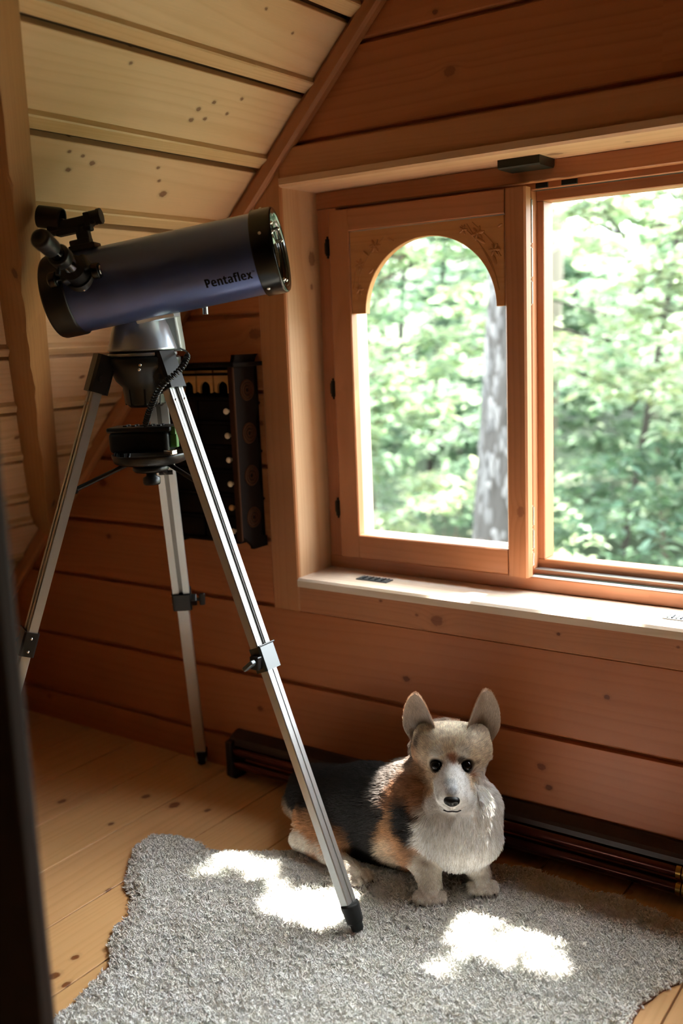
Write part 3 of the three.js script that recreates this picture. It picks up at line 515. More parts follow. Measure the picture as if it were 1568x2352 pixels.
{ // controller on the tray
  const t = thing('hand_controller', 'black hand controller with a coiled cable lying on the tripod tray', 'controller', [-1.685, 1.056, 0.538]);
  const bm = std(0x090a0a, 0.4);
  const a = 0.5;
  add('body', merge([new RoundedBoxGeometry(0.142, 0.050, 0.074, 3, 0.012).translate(-0.014, 0.027, 0), new RoundedBoxGeometry(0.150, 0.012, 0.080, 3, 0.005).translate(-0.012, 0.056, 0)]).rotateY(a).translate(0, 0, 0), bm, t);
  for (let i = 0; i < 5; i++) for (let j = 0; j < 2; j++) add('button', new RoundedBoxGeometry(0.01, 0.004, 0.01, 1, 0.0015).translate(-0.05 + i * 0.02, 0.0635, -0.012 + j * 0.022).rotateY(a), std(0x3c3f40, 0.3), t);
  for (const [x, z] of [[-0.066, 0.02], [-0.066, -0.02]]) add('hook', new THREE.TorusGeometry(0.014, 0.004, 8, 20).rotateY(1.2).translate(x, -0.004, z).rotateY(a), bm, t);
  add('connector', merge([new RoundedBoxGeometry(0.02, 0.030, 0.014, 2, 0.002).translate(0.066, 0.028, 0.008), new RoundedBoxGeometry(0.014, 0.018, 0.015, 2, 0.001).translate(0.067, 0.052, 0.008)]).rotateY(0.35), std(0x4c7a3a, 0.35), t, 'green plug');
  // coiled cable: hangs out to the side and up to the mount
  const path = new THREE.CatmullRomCurve3([V(0.02, 0.060, 0.03), V(0.068, 0.105, 0.055), V(0.112, 0.155, 0.06), V(0.142, 0.190, 0.028), V(0.12, 0.222, -0.02), V(0.07, 0.234, -0.05)]);
  const pts = [], N = 620; for (let i = 0; i <= N; i++) { const u = i / N, p = path.getPointAt(u), tg = path.getTangentAt(u), n1 = tg.clone().cross(V(0.3, 0.2, 1)).normalize(), n2 = tg.clone().cross(n1), w = u * 260, rr = 0.0055 * sstep(0, 0.06, u) * (1 - sstep(0.75, 0.85, u)); pts.push(p.addScaledVector(n1, Math.cos(w) * rr).addScaledVector(n2, Math.sin(w) * rr)); }
  add('coiled_cable', new THREE.TubeGeometry(new THREE.CatmullRomCurve3(pts), 1400, 0.0021, 6), std(0x0a0a0a, 0.3), t);
}
// ------------------------------------------------------------------ dog
{
  const O = V(-1.22, 0, 0.21), D = thing('dog', 'black, tan and white short-legged dog with big upright ears sitting on the rug', 'dog', [O.x, 0, O.z]);
  const HD = V(-1.07, 0.317, 0.25), HX = V(0.88, 0, -0.475).normalize(), HZ = V(0.472, -0.12, 0.873).normalize(), HY = HZ.clone().cross(HX).normalize();
  const H = (x, y, z) => HD.clone().addScaledVector(HX, x).addScaledVector(HY, y).addScaledVector(HZ, z);
  // skeleton: [joint, radius, joint, radius, blend]
  const B = [];
  const bone = (a, ra, b, rb, k = 0.03) => B.push({ a, b, ra, rb, k, ab: b.clone().sub(a), l2: Math.max(1e-9, a.distanceToSquared(b)) });
  const W = (x, y, z) => V(x, y, z);
  bone(W(-1.495, 0.10, 0.19), 0.088, W(-1.34, 0.122, 0.20), 0.102, 0.03);        // rump, loin
  bone(W(-1.34, 0.122, 0.20), 0.102, W(-1.20, 0.148, 0.20), 0.110, 0.03);        // ribs
  bone(W(-1.20, 0.148, 0.20), 0.110, W(-1.095, 0.165, 0.235), 0.097, 0.03);      // chest
  bone(W(-1.30, 0.085, 0.235), 0.076, W(-1.18, 0.10, 0.24), 0.076, 0.03);        // belly
  bone(W(-1.085, 0.185, 0.226), 0.080, W(-1.060, 0.132, 0.248), 0.066, 0.04);       // breast
  bone(W(-1.035, 0.200, 0.218), 0.066, W(-1.015, 0.145, 0.232), 0.054, 0.04);      // far shoulder
  bone(W(-1.14, 0.22, 0.21), 0.088, H(0, -0.010, -0.080), 0.064, 0.035);         // neck
  bone(H(0.004, -0.040, -0.075), 0.052, W(-1.075, 0.20, 0.222), 0.074, 0.03);        // throat
  bone(W(-1.15, 0.19, 0.26), 0.055, W(-1.185, 0.108, 0.283), 0.038, 0.025);      // near upper arm
  bone(W(-1.185, 0.108, 0.283), 0.034, W(-1.105, 0.066, 0.312), 0.028, 0.018);   // forearm
  bone(W(-1.105, 0.072, 0.312), 0.0275, W(-1.088, 0.044, 0.328), 0.0265, 0.012); // pastern
  bone(W(-1.045, 0.095, 0.225), 0.036, W(-1.010, 0.050, 0.232), 0.0265, 0.02);   // far foreleg
  bone(W(-1.445, 0.088, 0.265), 0.068, W(-1.37, 0.062, 0.310), 0.045, 0.03);     // thigh, knee
  bone(W(-1.37, 0.055, 0.312), 0.036, W(-1.475, 0.050, 0.318), 0.026, 0.02);     // shank
  bone(W(-1.475, 0.052, 0.320), 0.0235, W(-1.30, 0.042, 0.354), 0.0215, 0.012);   // hind foot
  bone(W(-1.545, 0.115, 0.185), 0.05, W(-1.575, 0.075, 0.20), 0.035, 0.03);      // tail stump
  const toes = [];
  const paw = (c, f, r, spread) => { const s = V(f.z, 0, -f.x); bone(c.clone().addScaledVector(f, -0.006), r * 1.55, c.clone().addScaledVector(f, 0.008), r * 1.4, 0.010); [-1.5, -0.5, 0.5, 1.5].forEach((t) => { const m = c.clone().addScaledVector(f, 0.016 - 0.004 * Math.abs(t)).addScaledVector(s, t * spread); m.y -= 0.004; const e = m.clone().addScaledVector(f, 0.016); e.y -= 0.004; bone(m, r * 0.92, e, r * 0.78, 0.0035); toes.push([e, f, r]); }); };
  paw(W(-1.084, 0.038, 0.340), V(0.55, 0, 0.835), 0.0138, 0.0165);
  paw(W(-1.002, 0.038, 0.243), V(0.62, 0, 0.785), 0.0138, 0.0160);
  paw(W(-1.278, 0.036, 0.358), V(0.93, 0, 0.36), 0.0130, 0.0150);
  // head
  bone(H(-0.026, 0.018, -0.056), 0.052, H(0.026, 0.018, -0.056), 0.052, 0.02);
  bone(H(-0.018, 0.018, -0.036), 0.040, H(0.018, 0.018, -0.036), 0.040, 0.02);
  for (const s of [-1, 1]) { bone(H(s * 0.050, 0.002, -0.055), 0.036, H(s * 0.034, -0.030, -0.026), 0.029, 0.022); bone(H(s * 0.022, 0.025, -0.016), 0.012, H(s * 0.044, 0.018, -0.026), 0.011, 0.016); bone(H(s * 0.024, -0.028, 0.004), 0.020, H(s * 0.0165, -0.050, 0.056), 0.0195, 0.014); }
  for (const s of [-1, 1]) bone(H(s * 0.064, 0.040, -0.066), 0.022, H(s * 0.068, 0.004, -0.062), 0.022, 0.02);
  bone(H(0, -0.010, -0.006), 0.029, H(0, -0.034, 0.074), 0.0225, 0.014);
  bone(H(0, -0.040, -0.01), 0.030, H(0, -0.0555, 0.066), 0.0200, 0.010);
  bone(H(0, -0.062, -0.02), 0.022, H(0, -0.0765, 0.058), 0.0140, 0.005);
  const eyes = [-1, 1].map((s) => H(s * 0.0350, -0.001, 0.0030));
  const field = (p) => {
    let d = 9;
    for (const o of B) {
      const px = p.x - o.a.x, py = p.y - o.a.y, pz = p.z - o.a.z, t = clamp((px * o.ab.x + py * o.ab.y + pz * o.ab.z) / o.l2, 0, 1);
      const q = Math.hypot(px - o.ab.x * t, py - o.ab.y * t, pz - o.ab.z * t) - (o.ra + (o.rb - o.ra) * t);
      if (q - d > 0.08) continue;
      const h = Math.max(o.k - Math.abs(d - q), 0) / o.k; d = Math.min(d, q) - h * h * o.k * 0.25;
    }
    for (const e of eyes) { const ex = p.x - e.x, ey = p.y - e.y, ez = p.z - e.z, hx = ex * HX.x + ey * HX.y + ez * HX.z, hy = ex * HY.x + ey * HY.y + ez * HY.z, hz = ex * HZ.x + ey * HZ.y + ez * HZ.z, q = 0.0134 - Math.hypot(hx / 1.14, hy / 0.88, hz), k = 0.004, h = Math.max(k - Math.abs(q + 0 - d), 0) / k; d = Math.max(d, q) + h * h * k * 0.25; }
    return d;
  };
  // surface nets on a grid of 4.2 mm
  const c0 = V(-1.64, -0.004, 0.06), cs = 0.0042, nx = 172, ny = 108, nz = 86, val = new Float32Array(nx * ny * nz), q = V();
  for (let k = 0; k < nz; k += 1) for (let j = 0; j < ny; j++) for (let i = 0; i < nx; i++) val[(k * ny + j) * nx + i] = field(q.set(c0.x + i * cs, c0.y + j * cs, c0.z + k * cs));
  const pos = [], idx = [], cell = new Int32Array(nx * ny * nz).fill(-1);
  const corner = [0, 1, nx, nx + 1, nx * ny, nx * ny + 1, nx * ny + nx, nx * ny + nx + 1], ed = [[0, 1], [2, 3], [4, 5], [6, 7], [0, 2], [1, 3], [4, 6], [5, 7], [0, 4], [1, 5], [2, 6], [3, 7]];
  for (let k = 0; k + 1 < nz; k++) for (let j = 0; j + 1 < ny; j++) for (let i = 0; i + 1 < nx; i++) {
    const at = (k * ny + j) * nx + i; let m = 0; for (let c = 0; c < 8; c++) if (val[at + corner[c]] < 0) m |= 1 << c;
    if (m === 0 || m === 255) continue;
    let x = 0, y = 0, z = 0, n = 0;
    for (const [a, b] of ed) { const va = val[at + corner[a]], vb = val[at + corner[b]]; if ((va < 0) === (vb < 0)) continue; const t = va / (va - vb), L = (s) => ((a >> s) & 1) * (1 - t) + ((b >> s) & 1) * t; x += L(0); y += L(1); z += L(2); n++; }
    cell[at] = pos.length / 3; pos.push(c0.x + (i + x / n) * cs, c0.y + (j + y / n) * cs, c0.z + (k + z / n) * cs);
  }
  for (let k = 1; k + 1 < nz; k++) for (let j = 1; j + 1 < ny; j++) for (let i = 1; i + 1 < nx; i++) {
    const at = (k * ny + j) * nx + i, v = val[at] < 0, quad = (a, b, c, d, f) => { if (f) idx.push(a, b, c, a, c, d); else idx.push(a, c, b, a, d, c); };
    if (v !== val[at + 1] < 0) quad(cell[at - nx - nx * ny], cell[at - nx * ny], cell[at], cell[at - nx], v);
    if (v !== val[at + nx] < 0) quad(cell[at - 1 - nx * ny], cell[at - 1], cell[at], cell[at - nx * ny], v);
    if (v !== val[at + nx * ny] < 0) quad(cell[at - 1 - nx], cell[at - nx], cell[at], cell[at - 1], v);
  }
  const nor = new Float32Array(pos.length), e = 0.0015;
  for (let i = 0; i < pos.length; i += 3) { q.set(pos[i], pos[i + 1], pos[i + 2]); const f = (x, y, z) => field(V(q.x + x, q.y + y, q.z + z)), g = V(f(e, 0, 0) - f(-e, 0, 0), f(0, e, 0) - f(0, -e, 0), f(0, 0, e) - f(0, 0, -e)).normalize(); g.toArray(nor, i); }
  const skin = new THREE.BufferGeometry(); skin.setAttribute('position', new THREE.Float32BufferAttribute(pos, 3)); skin.setAttribute('normal', new THREE.Float32BufferAttribute(nor, 3)); skin.setIndex(idx);
  // ears: cupped leaves, closed all round
  function ear(s) {
    const base = s < 0 ? H(-0.060, 0.014, -0.060) : H(0.060, 0.014, -0.060), tip = s < 0 ? H(-0.083, 0.146, -0.066) : H(0.084, 0.157, -0.066);
    const u0 = tip.clone().sub(base), Lh = u0.length(), U = u0.normalize(), turn = s * 0.38, N0 = HZ.clone().applyAxisAngle(HY, turn), S = U.clone().cross(N0).normalize(), N = S.clone().cross(U).normalize();
    const nu = 16, nv = 22, P = [], C = [], I = [];
    for (const layer of [0, 1]) for (let j = 0; j <= nv; j++) for (let i = 0; i <= nu; i++) {
      const v = j / nv, a = i / nu * 2 - 1, wv = 0.039 * Math.pow(1 - Math.pow(v, 3.0), 0.62) * (0.70 + 0.46 * sstep(0, 0.38, v) - 0.16 * v), skew = -s * 0.006 * Math.sin(v * 3.0);
      const cup = 0.032 * (1 - a * a) * (1 - 0.6 * v) * (v < 1 ? 1 : 0), lift = layer ? 0 : -(0.0045 * Math.sqrt(Math.max(0, 1 - a * a * 0.9)) * (1 - 0.5 * v));
      const p = base.clone().addScaledVector(U, v * Lh).addScaledVector(S, a * wv - skew).addScaledVector(N, -cup + lift + 0.010 * (1 - v)); P.push(p.x, p.y, p.z);
      C.push(layer, a * s, v);
    }
    const st = (nu + 1) * (nv + 1), id = (l, j, i) => l * st + j * (nu + 1) + i;
    for (let j = 0; j < nv; j++) for (let i = 0; i < nu; i++) { const a = id(1, j, i), b = id(1, j, i + 1), c = id(1, j + 1, i + 1), d = id(1, j + 1, i); I.push(a, c, b, a, d, c); const [e1, f1, g1, h1] = [id(0, j, i), id(0, j, i + 1), id(0, j + 1, i + 1), id(0, j + 1, i)]; I.push(e1, f1, g1, e1, g1, h1); }
    for (let j = 0; j < nv; j++) for (const i of [0, nu]) { const a = id(0, j, i), b = id(0, j + 1, i), c = id(1, j + 1, i), d = id(1, j, i); if (i) I.push(a, d, c, a, c, b); else I.push(a, b, c, a, c, d); }
    const g = new THREE.BufferGeometry(); g.setAttribute('position', new THREE.Float32BufferAttribute(P, 3)); g.setAttribute('earuv', new THREE.Float32BufferAttribute(C, 3)); g.setIndex(I); g.computeVertexNormals();
    const t = V(), nn = g.attributes.normal; // make the inner side face forward
    t.fromBufferAttribute(nn, id(1, 6, nu / 2)); if (t.dot(N) < 0) { const ix = g.index.array; for (let k = 0; k < ix.length; k += 3) [ix[k + 1], ix[k + 2]] = [ix[k + 2], ix[k + 1]]; g.computeVertexNormals(); }
    return { g, U, N, S };
  }
  const EARS = [ear(-1), ear(1)];
  // coat
  const mixc = (c, k, w) => [lerp(c[0], k[0], w), lerp(c[1], k[1], w), lerp(c[2], k[2], w)];
  const TAN = [0.47, 0.225, 0.10], PALE = [0.74, 0.60, 0.44], WHITE = [0.90, 0.875, 0.84], BLK = [0.020, 0.018, 0.018], RUST = [0.30, 0.105, 0.04], GREY = [0.36, 0.31, 0.27], CREAM = [0.82, 0.74, 0.63];
  const inHead = (p) => { const d = p.clone().sub(HD); return [d.dot(HX), d.dot(HY), d.dot(HZ)]; };
  const ball = (p, c, r, soft = 0.35) => 1 - sstep(r * (1 - soft), r * (1 + soft), p.distanceTo(c));
  const capw = (p, a, b, r, soft = 0.35) => { const ab = b.clone().sub(a), t = clamp(p.clone().sub(a).dot(ab) / ab.lengthSq(), 0, 1); return ball(p, a.clone().addScaledVector(ab, t), r, soft); };
  // [colour, hair length, where it lies]
  function coat(p0, R) {
    const p = V(p0.x + 0.012 * noise(p0.x * 40, p0.y * 40, p0.z * 40), p0.y + 0.012 * noise(p0.x * 38 + 7, p0.y * 38, p0.z * 38), p0.z);
    let c = TAN, len = 0.022;
    // black saddle over back and flank
    const saddle = (1 - sstep(-1.205, -1.165, p.x + 0.10 * (p.y - 0.15)));
    c = mixc(c, BLK, saddle);
    // greyer hair over the withers
    const wi = sstep(-1.30, -1.20, p.x) * (1 - sstep(-1.12, -1.08, p.x)) * sstep(0.17, 0.235, p.y); c = mixc(c, GREY, wi * 0.85);
    c = mixc(c, TAN, capw(p, W(-1.46, 0.07, 0.33), W(-1.375, 0.06, 0.345), 0.062, 0.3));
    c = mixc(c, PALE, capw(p, W(-1.57, 0.05, 0.24), W(-1.48, 0.055, 0.30), 0.04, 0.4) * 0.8);
    c = mixc(c, [0.36, 0.15, 0.06], Math.max(capw(p, W(-1.172, 0.205, 0.29), W(-1.125, 0.265, 0.27), 0.045, 0.4), capw(p, W(-1.135, 0.27, 0.25), W(-1.115, 0.205, 0.30), 0.036, 0.4)) * 0.9);
    c = mixc(c, [0.5, 0.26, 0.12], capw(p, W(-1.175, 0.17, 0.31), W(-1.20, 0.10, 0.32), 0.034, 0.4));
    c = mixc(c, PALE, ball(p, W(-1.205, 0.085, 0.325), 0.038, 0.4) * 0.8);
    c = mixc(c, BLK, capw(p, W(-1.150, 0.190, 0.315), W(-1.118, 0.130, 0.325), 0.042, 0.3));
    // white breast, ruff and throat
    const nx0 = -1.118 + 0.25 * (p.y - 0.16) - 0.32 * (p.z - 0.30);
    const breast = sstep(nx0 - 0.012, nx0 + 0.016, p.x) * (1 - sstep(0.255, 0.30, p.y)) * sstep(0.015, 0.05, p.y);
    c = mixc(c, CREAM, breast); c = mixc(c, WHITE, breast * 0.75);
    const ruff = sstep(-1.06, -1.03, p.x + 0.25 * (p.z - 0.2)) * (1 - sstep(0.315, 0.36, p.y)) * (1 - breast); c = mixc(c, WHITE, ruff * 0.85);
    if (breast > 0.4) len = 0.020; if (ruff > 0.5) len = 0.030; if (wi > 0.4) len = 0.028;
    // legs
    const nl = capw(p, W(-1.185, 0.108, 0.283), W(-1.105, 0.066, 0.312), 0.045, 0.3); c = mixc(c, [0.55, 0.30, 0.16], nl * sstep(0.062, 0.085, p.y)); if (nl > 0.3) len = 0.014;
    const low = capw(p, W(-1.105, 0.070, 0.312), W(-1.07, 0.02, 0.35), 0.046, 0.25); c = mixc(c, CREAM, low); if (low > 0.3) len = 0.009;
    const lowF = capw(p, W(-1.04, 0.075, 0.225), W(-0.98, 0.02, 0.25), 0.046, 0.25) * (1 - sstep(0.065, 0.085, p.y)); c = mixc(c, CREAM, lowF); if (lowF > 0.3) len = 0.009;
    const hf = capw(p, W(-1.50, 0.05, 0.32), W(-1.24, 0.025, 0.36), 0.036, 0.25); c = mixc(c, CREAM, hf * (0.95 - 0.85 * ball(p, W(-1.405, 0.03, 0.345), 0.03, 0.4))); if (hf > 0.3) len = 0.010;
    // head
    const [x, y, z] = inHead(p), [rx, ry, rz] = inHead(p0);
    const head = sstep(-0.105, -0.085, z) * sstep(-0.094, -0.080, y - 1.1 * Math.max(0, -z - 0.01) * sstep(-0.01, -0.03, x) - 0.5 * Math.max(0, -z - 0.02)) * (1 - sstep(0.098, 0.112, Math.abs(x))) * (1 - sstep(0.040, 0.062, x) * sstep(-0.004, -0.030, y)) * (1 - sstep(0.048, 0.066, -x) * sstep(-0.020, -0.042, y));
    if (head > 0.02) {
      let h = [0.66, 0.50, 0.33]; len = lerp(len, 0.010, head);
      h = mixc(h, PALE, sstep(-0.02, 0.02, y + 0.02) * 0.8);
      h = mixc(h, [0.76, 0.67, 0.54], sstep(0.03, 0.06, y) * 0.6);
      const lh = (a, b, d) => H(a, b, d);
      h = mixc(h, TAN, capw(p, lh(-0.075, 0.0, -0.055), lh(-0.042, -0.05, -0.025), 0.030, 0.5) * 0.8);
      h = mixc(h, WHITE, sstep(0.008, 0.028, z - 0.9 * Math.max(0, Math.abs(x) - 0.026)));
      h = mixc(h, WHITE, capw(p, lh(0, 0.005, 0.015), lh(0, -0.03, 0.08), 0.014, 0.5));
      h = mixc(h, [0.86, 0.82, 0.76], Math.max(ball(p, lh(-0.028, 0.024, 0.0), 0.015, 0.6), ball(p, lh(0.024, 0.027, 0.0), 0.016, 0.6)) * 0.8);
      h = mixc(h, RUST, capw(p, lh(0.001, 0.016, 0.008), lh(0.006, -0.004, 0.016), 0.0085, 0.6) * 0.9);
      h = mixc(h, RUST, ball(p, lh(0.040, -0.021, 0.0), 0.012, 0.6) * 0.8);
      h = mixc(h, [0.035, 0.024, 0.018], Math.max(ball(p0, eyes[0], 0.0188, 0.22), ball(p0, eyes[1], 0.0192, 0.22), capw(p0, lh(0.025, 0.015, 0.0), lh(0.019, 0.012, 0.008), 0.008, 0.4) * 0.9, capw(p0, lh(-0.026, 0.012, 0.0), lh(-0.022, 0.008, 0.008), 0.006, 0.4) * 0.8));
      h = mixc(h, [0.10, 0.06, 0.04], capw(p0, lh(0.050, 0.0, -0.006), lh(0.080, 0.016, -0.045), 0.0055, 0.6) * 0.85);
      h = mixc(h, [0.05, 0.035, 0.028], capw(p, lh(-0.076, 0.038, -0.045), lh(-0.068, 0.0, -0.035), 0.012, 0.5) * 0.9);
      h = mixc(h, [0.38, 0.41, 0.45], capw(p, lh(0.0, -0.012, 0.066), lh(0, -0.016, 0.084), 0.012, 0.7) * 0.8);
      h = mixc(h, [0.30, 0.24, 0.2], capw(p0, lh(0.031, -0.052, 0.03), lh(0.027, -0.058, 0.055), 0.0035, 0.6) * 0.7);
      if (z > 0.012) len = 0.0068; if (Math.min(p0.distanceTo(eyes[0]), p0.distanceTo(eyes[1])) < 0.021) len = 0.0028;
      c = mixc(c, h, head);
    }
    return [c, len, head];
  }
  function paint(g) { const p = g.attributes.position, n = p.count, a = new Float32Array(n * 3), eu = g.attributes.earuv; for (let i = 0; i < n; i++) { q.fromBufferAttribute(p, i); let c; if (eu) c = earColor(eu.getX(i), eu.getY(i), eu.getZ(i), g.userData.side); else c = coat(q)[0]; a.set(c.map((v) => v * 0.8), i * 3); } g.setAttribute('color', new THREE.BufferAttribute(a, 3)); return g; }
  function earColor(layer, a, v, s) { // a: outwards positive
    if (!layer) return mixc(TAN, PALE, 0.4);
    return [0.56, 0.455, 0.37];
  }
  EARS.forEach((E2, k) => { E2.g.userData.side = k ? 1 : -1; paint(E2.g); });
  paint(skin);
  const whole = mergeGeometries([skin, ...EARS.map((E2) => { const g = E2.g.clone(); g.deleteAttribute('earuv'); return g; })]).translate(-O.x, 0, -O.z);
  add('body', whole, std(0xffffff, 0.85, 0, { vertexColors: true }), D);
  // eyes, nose, claws
  const lc = (v) => v.clone().sub(O).setY(v.y);
  eyes.forEach((c) => { const m = add('eye', new THREE.SphereGeometry(0.0130, 28, 20), phys({ color: 0x090504, roughness: 0.09, ior: 1.34, specularIntensity: 0.8 }), D); m.position.copy(lc(c)); });
  { const s = new THREE.SphereGeometry(1, 40, 30), p = s.attributes.position; // nose leather with nostrils
    for (let i = 0; i < p.count; i++) { let x = p.getX(i), y = p.getY(i), z = p.getZ(i); const w = 1 - 0.22 * sstep(0.2, -0.9, y); const nst = Math.exp(-(((Math.abs(x) - 0.47) / 0.2) ** 2 + ((y + 0.08) / 0.2) ** 2)) * (z > 0 ? 1 : 0), slit = Math.exp(-((x / 0.07) ** 2)) * (y < 0.1 && z > 0 ? 1 : 0) * 0.12, c = Math.sign(y) * Math.pow(Math.abs(y), 0.8); p.setXYZ(i, x * 0.0185 * w, c * 0.0128, z * 0.0125 * (1 - 0.42 * nst - slit) - (y < -0.3 ? 0.002 : 0)); }
    s.computeVertexNormals(); const m = add('nose', s, phys({ color: 0x050404, roughness: 0.42, specularIntensity: 0.6 }), D); m.quaternion.setFromRotationMatrix(new THREE.Matrix4().makeBasis(HX, HY, HZ)); m.position.copy(lc(H(0, -0.0375, 0.0925))); }
  { const m = add('mouth', tube([H(-0.019, -0.0735, 0.073), H(-0.010, -0.0705, 0.083), H(0, -0.0665, 0.0880), H(0.010, -0.0705, 0.083), H(0.019, -0.0735, 0.073)].map(lc), 0.0017, 24, 6), std(0x1a0f0d, 0.6), D); }
  toes.forEach(([c, f, r]) => { const t = c.clone().addScaledVector(f, r * 0.7); t.y -= 0.003; add('claw', alongGeo(new THREE.ConeGeometry(0.0028, 0.011, 8).translate(0, 0.004, 0), lc(t), V(f.x, -0.45, f.z)), std(0x3a2c24, 0.4), D); });
  // coat hairs
  // one hair: a tapering curved blade of two crossed strips; x is its width, y its length, z the bend
  const strand = (() => { const P = [], I = [], n = 4, at = (t) => [t * (1 - 0.06 * t * t), 0.15 * t * t]; for (let j = 0; j <= n; j++) { const t = j / n, w = j === n ? 0.1 : 1 - 0.3 * t, [y, z] = at(t); P.push(-w, y, z, 0, y, z - 0.02 * w, w, y, z); } for (let j = 0; j < n; j++) for (let k = 0; k < 2; k++) { const a = j * 3 + k; I.push(a, a + 1, a + 3, a + 1, a + 4, a + 3); } const g = new THREE.BufferGeometry(); g.setAttribute('position', new THREE.Float32BufferAttribute(P, 3)); g.setIndex(I); g.computeVertexNormals(); return g; })();
  const R = rng(77), A = [], M = new THREE.Matrix4(), col = new THREE.Color();
  const X1 = V(), Y1 = V(), Z1 = V(), n1 = V(), fl = V();
  function grow(g, count, make) {
    const ix = g.index.array, p = g.attributes.position, n = g.attributes.normal, nt = ix.length / 3, cum = new Float64Array(nt), a = V(), b = V(), c = V();
    let s = 0; for (let i = 0; i < nt; i++) { a.fromBufferAttribute(p, ix[i * 3]); b.fromBufferAttribute(p, ix[i * 3 + 1]); c.fromBufferAttribute(p, ix[i * 3 + 2]); const m = a.clone().add(b).add(c).divideScalar(3); s += b.clone().sub(a).cross(c.clone().sub(a)).length() / 2 * make.density(m); cum[i] = s; }
    for (let k = 0; k < count; k++) {
      const t = R() * s; let lo = 0, hi = nt - 1; while (lo < hi) { const m = (lo + hi) >> 1; if (cum[m] < t) lo = m + 1; else hi = m; }
      let u = R(), v = R(); if (u + v > 1) { u = 1 - u; v = 1 - v; } const [i0, i1, i2] = [ix[lo * 3], ix[lo * 3 + 1], ix[lo * 3 + 2]];
      const mix = (at, o) => o.set(0, 0, 0).addScaledVector(a.fromBufferAttribute(at, i0), 1 - u - v).addScaledVector(b.fromBufferAttribute(at, i1), u).addScaledVector(c.fromBufferAttribute(at, i2), v);
      const P = mix(p, V()), N = mix(n, V()).normalize(); const h = make.hair(P, N, g.attributes.earuv ? mix(g.attributes.earuv, V()) : null); if (h) A.push(h);
    }
  }
  const flow = (p, head) => { // which way the coat lies
    if (head > 0.5) { const [x, y, z] = inHead(p); return fl.copy(HZ).multiplyScalar(-1).addScaledVector(HX, Math.sign(x) * 0.35 * sstep(0, 0.05, Math.abs(x))).addScaledVector(HY, y < -0.02 && z < 0.02 ? -0.7 : 0.15).normalize(); }
    const front = sstep(-1.15, -1.07, p.x), leg = 1 - sstep(0.05, 0.09, p.y);
    return fl.set(-1 + 1.0 * front, -0.35 - 0.7 * front - 1.2 * leg, 0.10 * front).normalize();
  };
  const hairAt = (P, N, len, color, head, stand, rad = 1) => {
    flow(P, head); Z1.copy(fl).addScaledVector(N, -fl.dot(N)); if (Z1.lengthSq() < 1e-4) Z1.set(0, -1, 0).addScaledVector(N, N.y); Z1.normalize();
    const wob = 0.5 * noise(P.x * 60, P.y * 60, P.z * 60) + (R() - 0.5) * 0.5, side = N.clone().cross(Z1); Z1.addScaledVector(side, wob).normalize();
    Y1.copy(Z1).multiplyScalar(1 - stand).addScaledVector(N, stand + 0.16 * (R() - 0.3)).normalize(); X1.copy(Y1).cross(Z1).normalize(); const Zb = X1.clone().cross(Y1).normalize().multiplyScalar(1); if (Zb.dot(N) > 0) Zb.negate();
    const L = len * (0.6 + 0.65 * R());
    return { m: [X1.clone(), Y1.clone(), Zb, P.clone().addScaledVector(N, -0.0012).sub(O).setY(P.y - N.y * 0.0012)], L, rad, color };
  };
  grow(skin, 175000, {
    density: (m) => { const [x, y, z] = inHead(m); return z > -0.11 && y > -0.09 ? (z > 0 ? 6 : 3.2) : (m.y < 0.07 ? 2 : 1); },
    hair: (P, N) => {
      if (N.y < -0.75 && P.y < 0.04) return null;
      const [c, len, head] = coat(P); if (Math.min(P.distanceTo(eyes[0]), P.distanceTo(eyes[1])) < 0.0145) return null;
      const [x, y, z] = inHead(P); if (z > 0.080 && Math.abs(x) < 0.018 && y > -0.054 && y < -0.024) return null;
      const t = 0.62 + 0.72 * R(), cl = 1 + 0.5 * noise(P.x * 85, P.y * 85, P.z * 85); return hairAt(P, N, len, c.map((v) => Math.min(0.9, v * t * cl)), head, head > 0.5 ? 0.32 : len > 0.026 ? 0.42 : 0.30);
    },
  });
  EARS.forEach((E2, k) => grow(E2.g, 8000, { density: () => 1, hair: (P, N, eu) => { const c = earColor(eu.x > 0.5 ? 1 : 0, eu.y, eu.z, k ? 1 : -1), t = 0.75 + 0.5 * R(), inner = eu.x > 0.5; Y1.copy(E2.U).multiplyScalar(0.8).addScaledVector(N, 0.35).addScaledVector(E2.S, inner ? -Math.sign(eu.y) * (k ? 1 : -1) * 0.5 * 0 + (R() - .5) * 0.5 : (R() - .5) * 0.3).normalize(); X1.copy(Y1).cross(N).normalize(); const Zb = X1.clone().cross(Y1); if (Zb.dot(N) > 0) Zb.negate(); const L = (inner ? (Math.abs(eu.y) < 0.7 && eu.z < 0.6 ? 0.016 : 0.006) : 0.006) * (0.6 + 0.7 * R()); const cc = inner && R() < 0.25 && eu.z < 0.7 ? [0.6, 0.52, 0.45] : c; return { m: [X1.clone(), Y1.clone(), Zb, P.clone().sub(O).setY(P.y)], L, rad: 0.8, color: cc.map((v) => Math.min(0.9, v * t)) }; } }));
  const im = new THREE.InstancedMesh(strand, phys({ color: 0xffffff, roughness: 0.6, specularIntensity: 0.35, side: THREE.DoubleSide }), A.length);
  A.forEach(({ m: [x, y, z, p], L, rad, color }, i) => { const w = (0.00030 + 0.0095 * L) * rad; M.makeBasis(x.multiplyScalar(w), y.multiplyScalar(L), z.multiplyScalar(L)).setPosition(p); im.setMatrixAt(i, M); im.setColorAt(i, col.setRGB(...color)); });
  im.name = numbered('fur'); im.userData.kind = 'stuff'; im.castShadow = im.receiveShadow = true; D.add(im);
  console.log('hairs', A.length, 'tris', idx.length / 3);
}
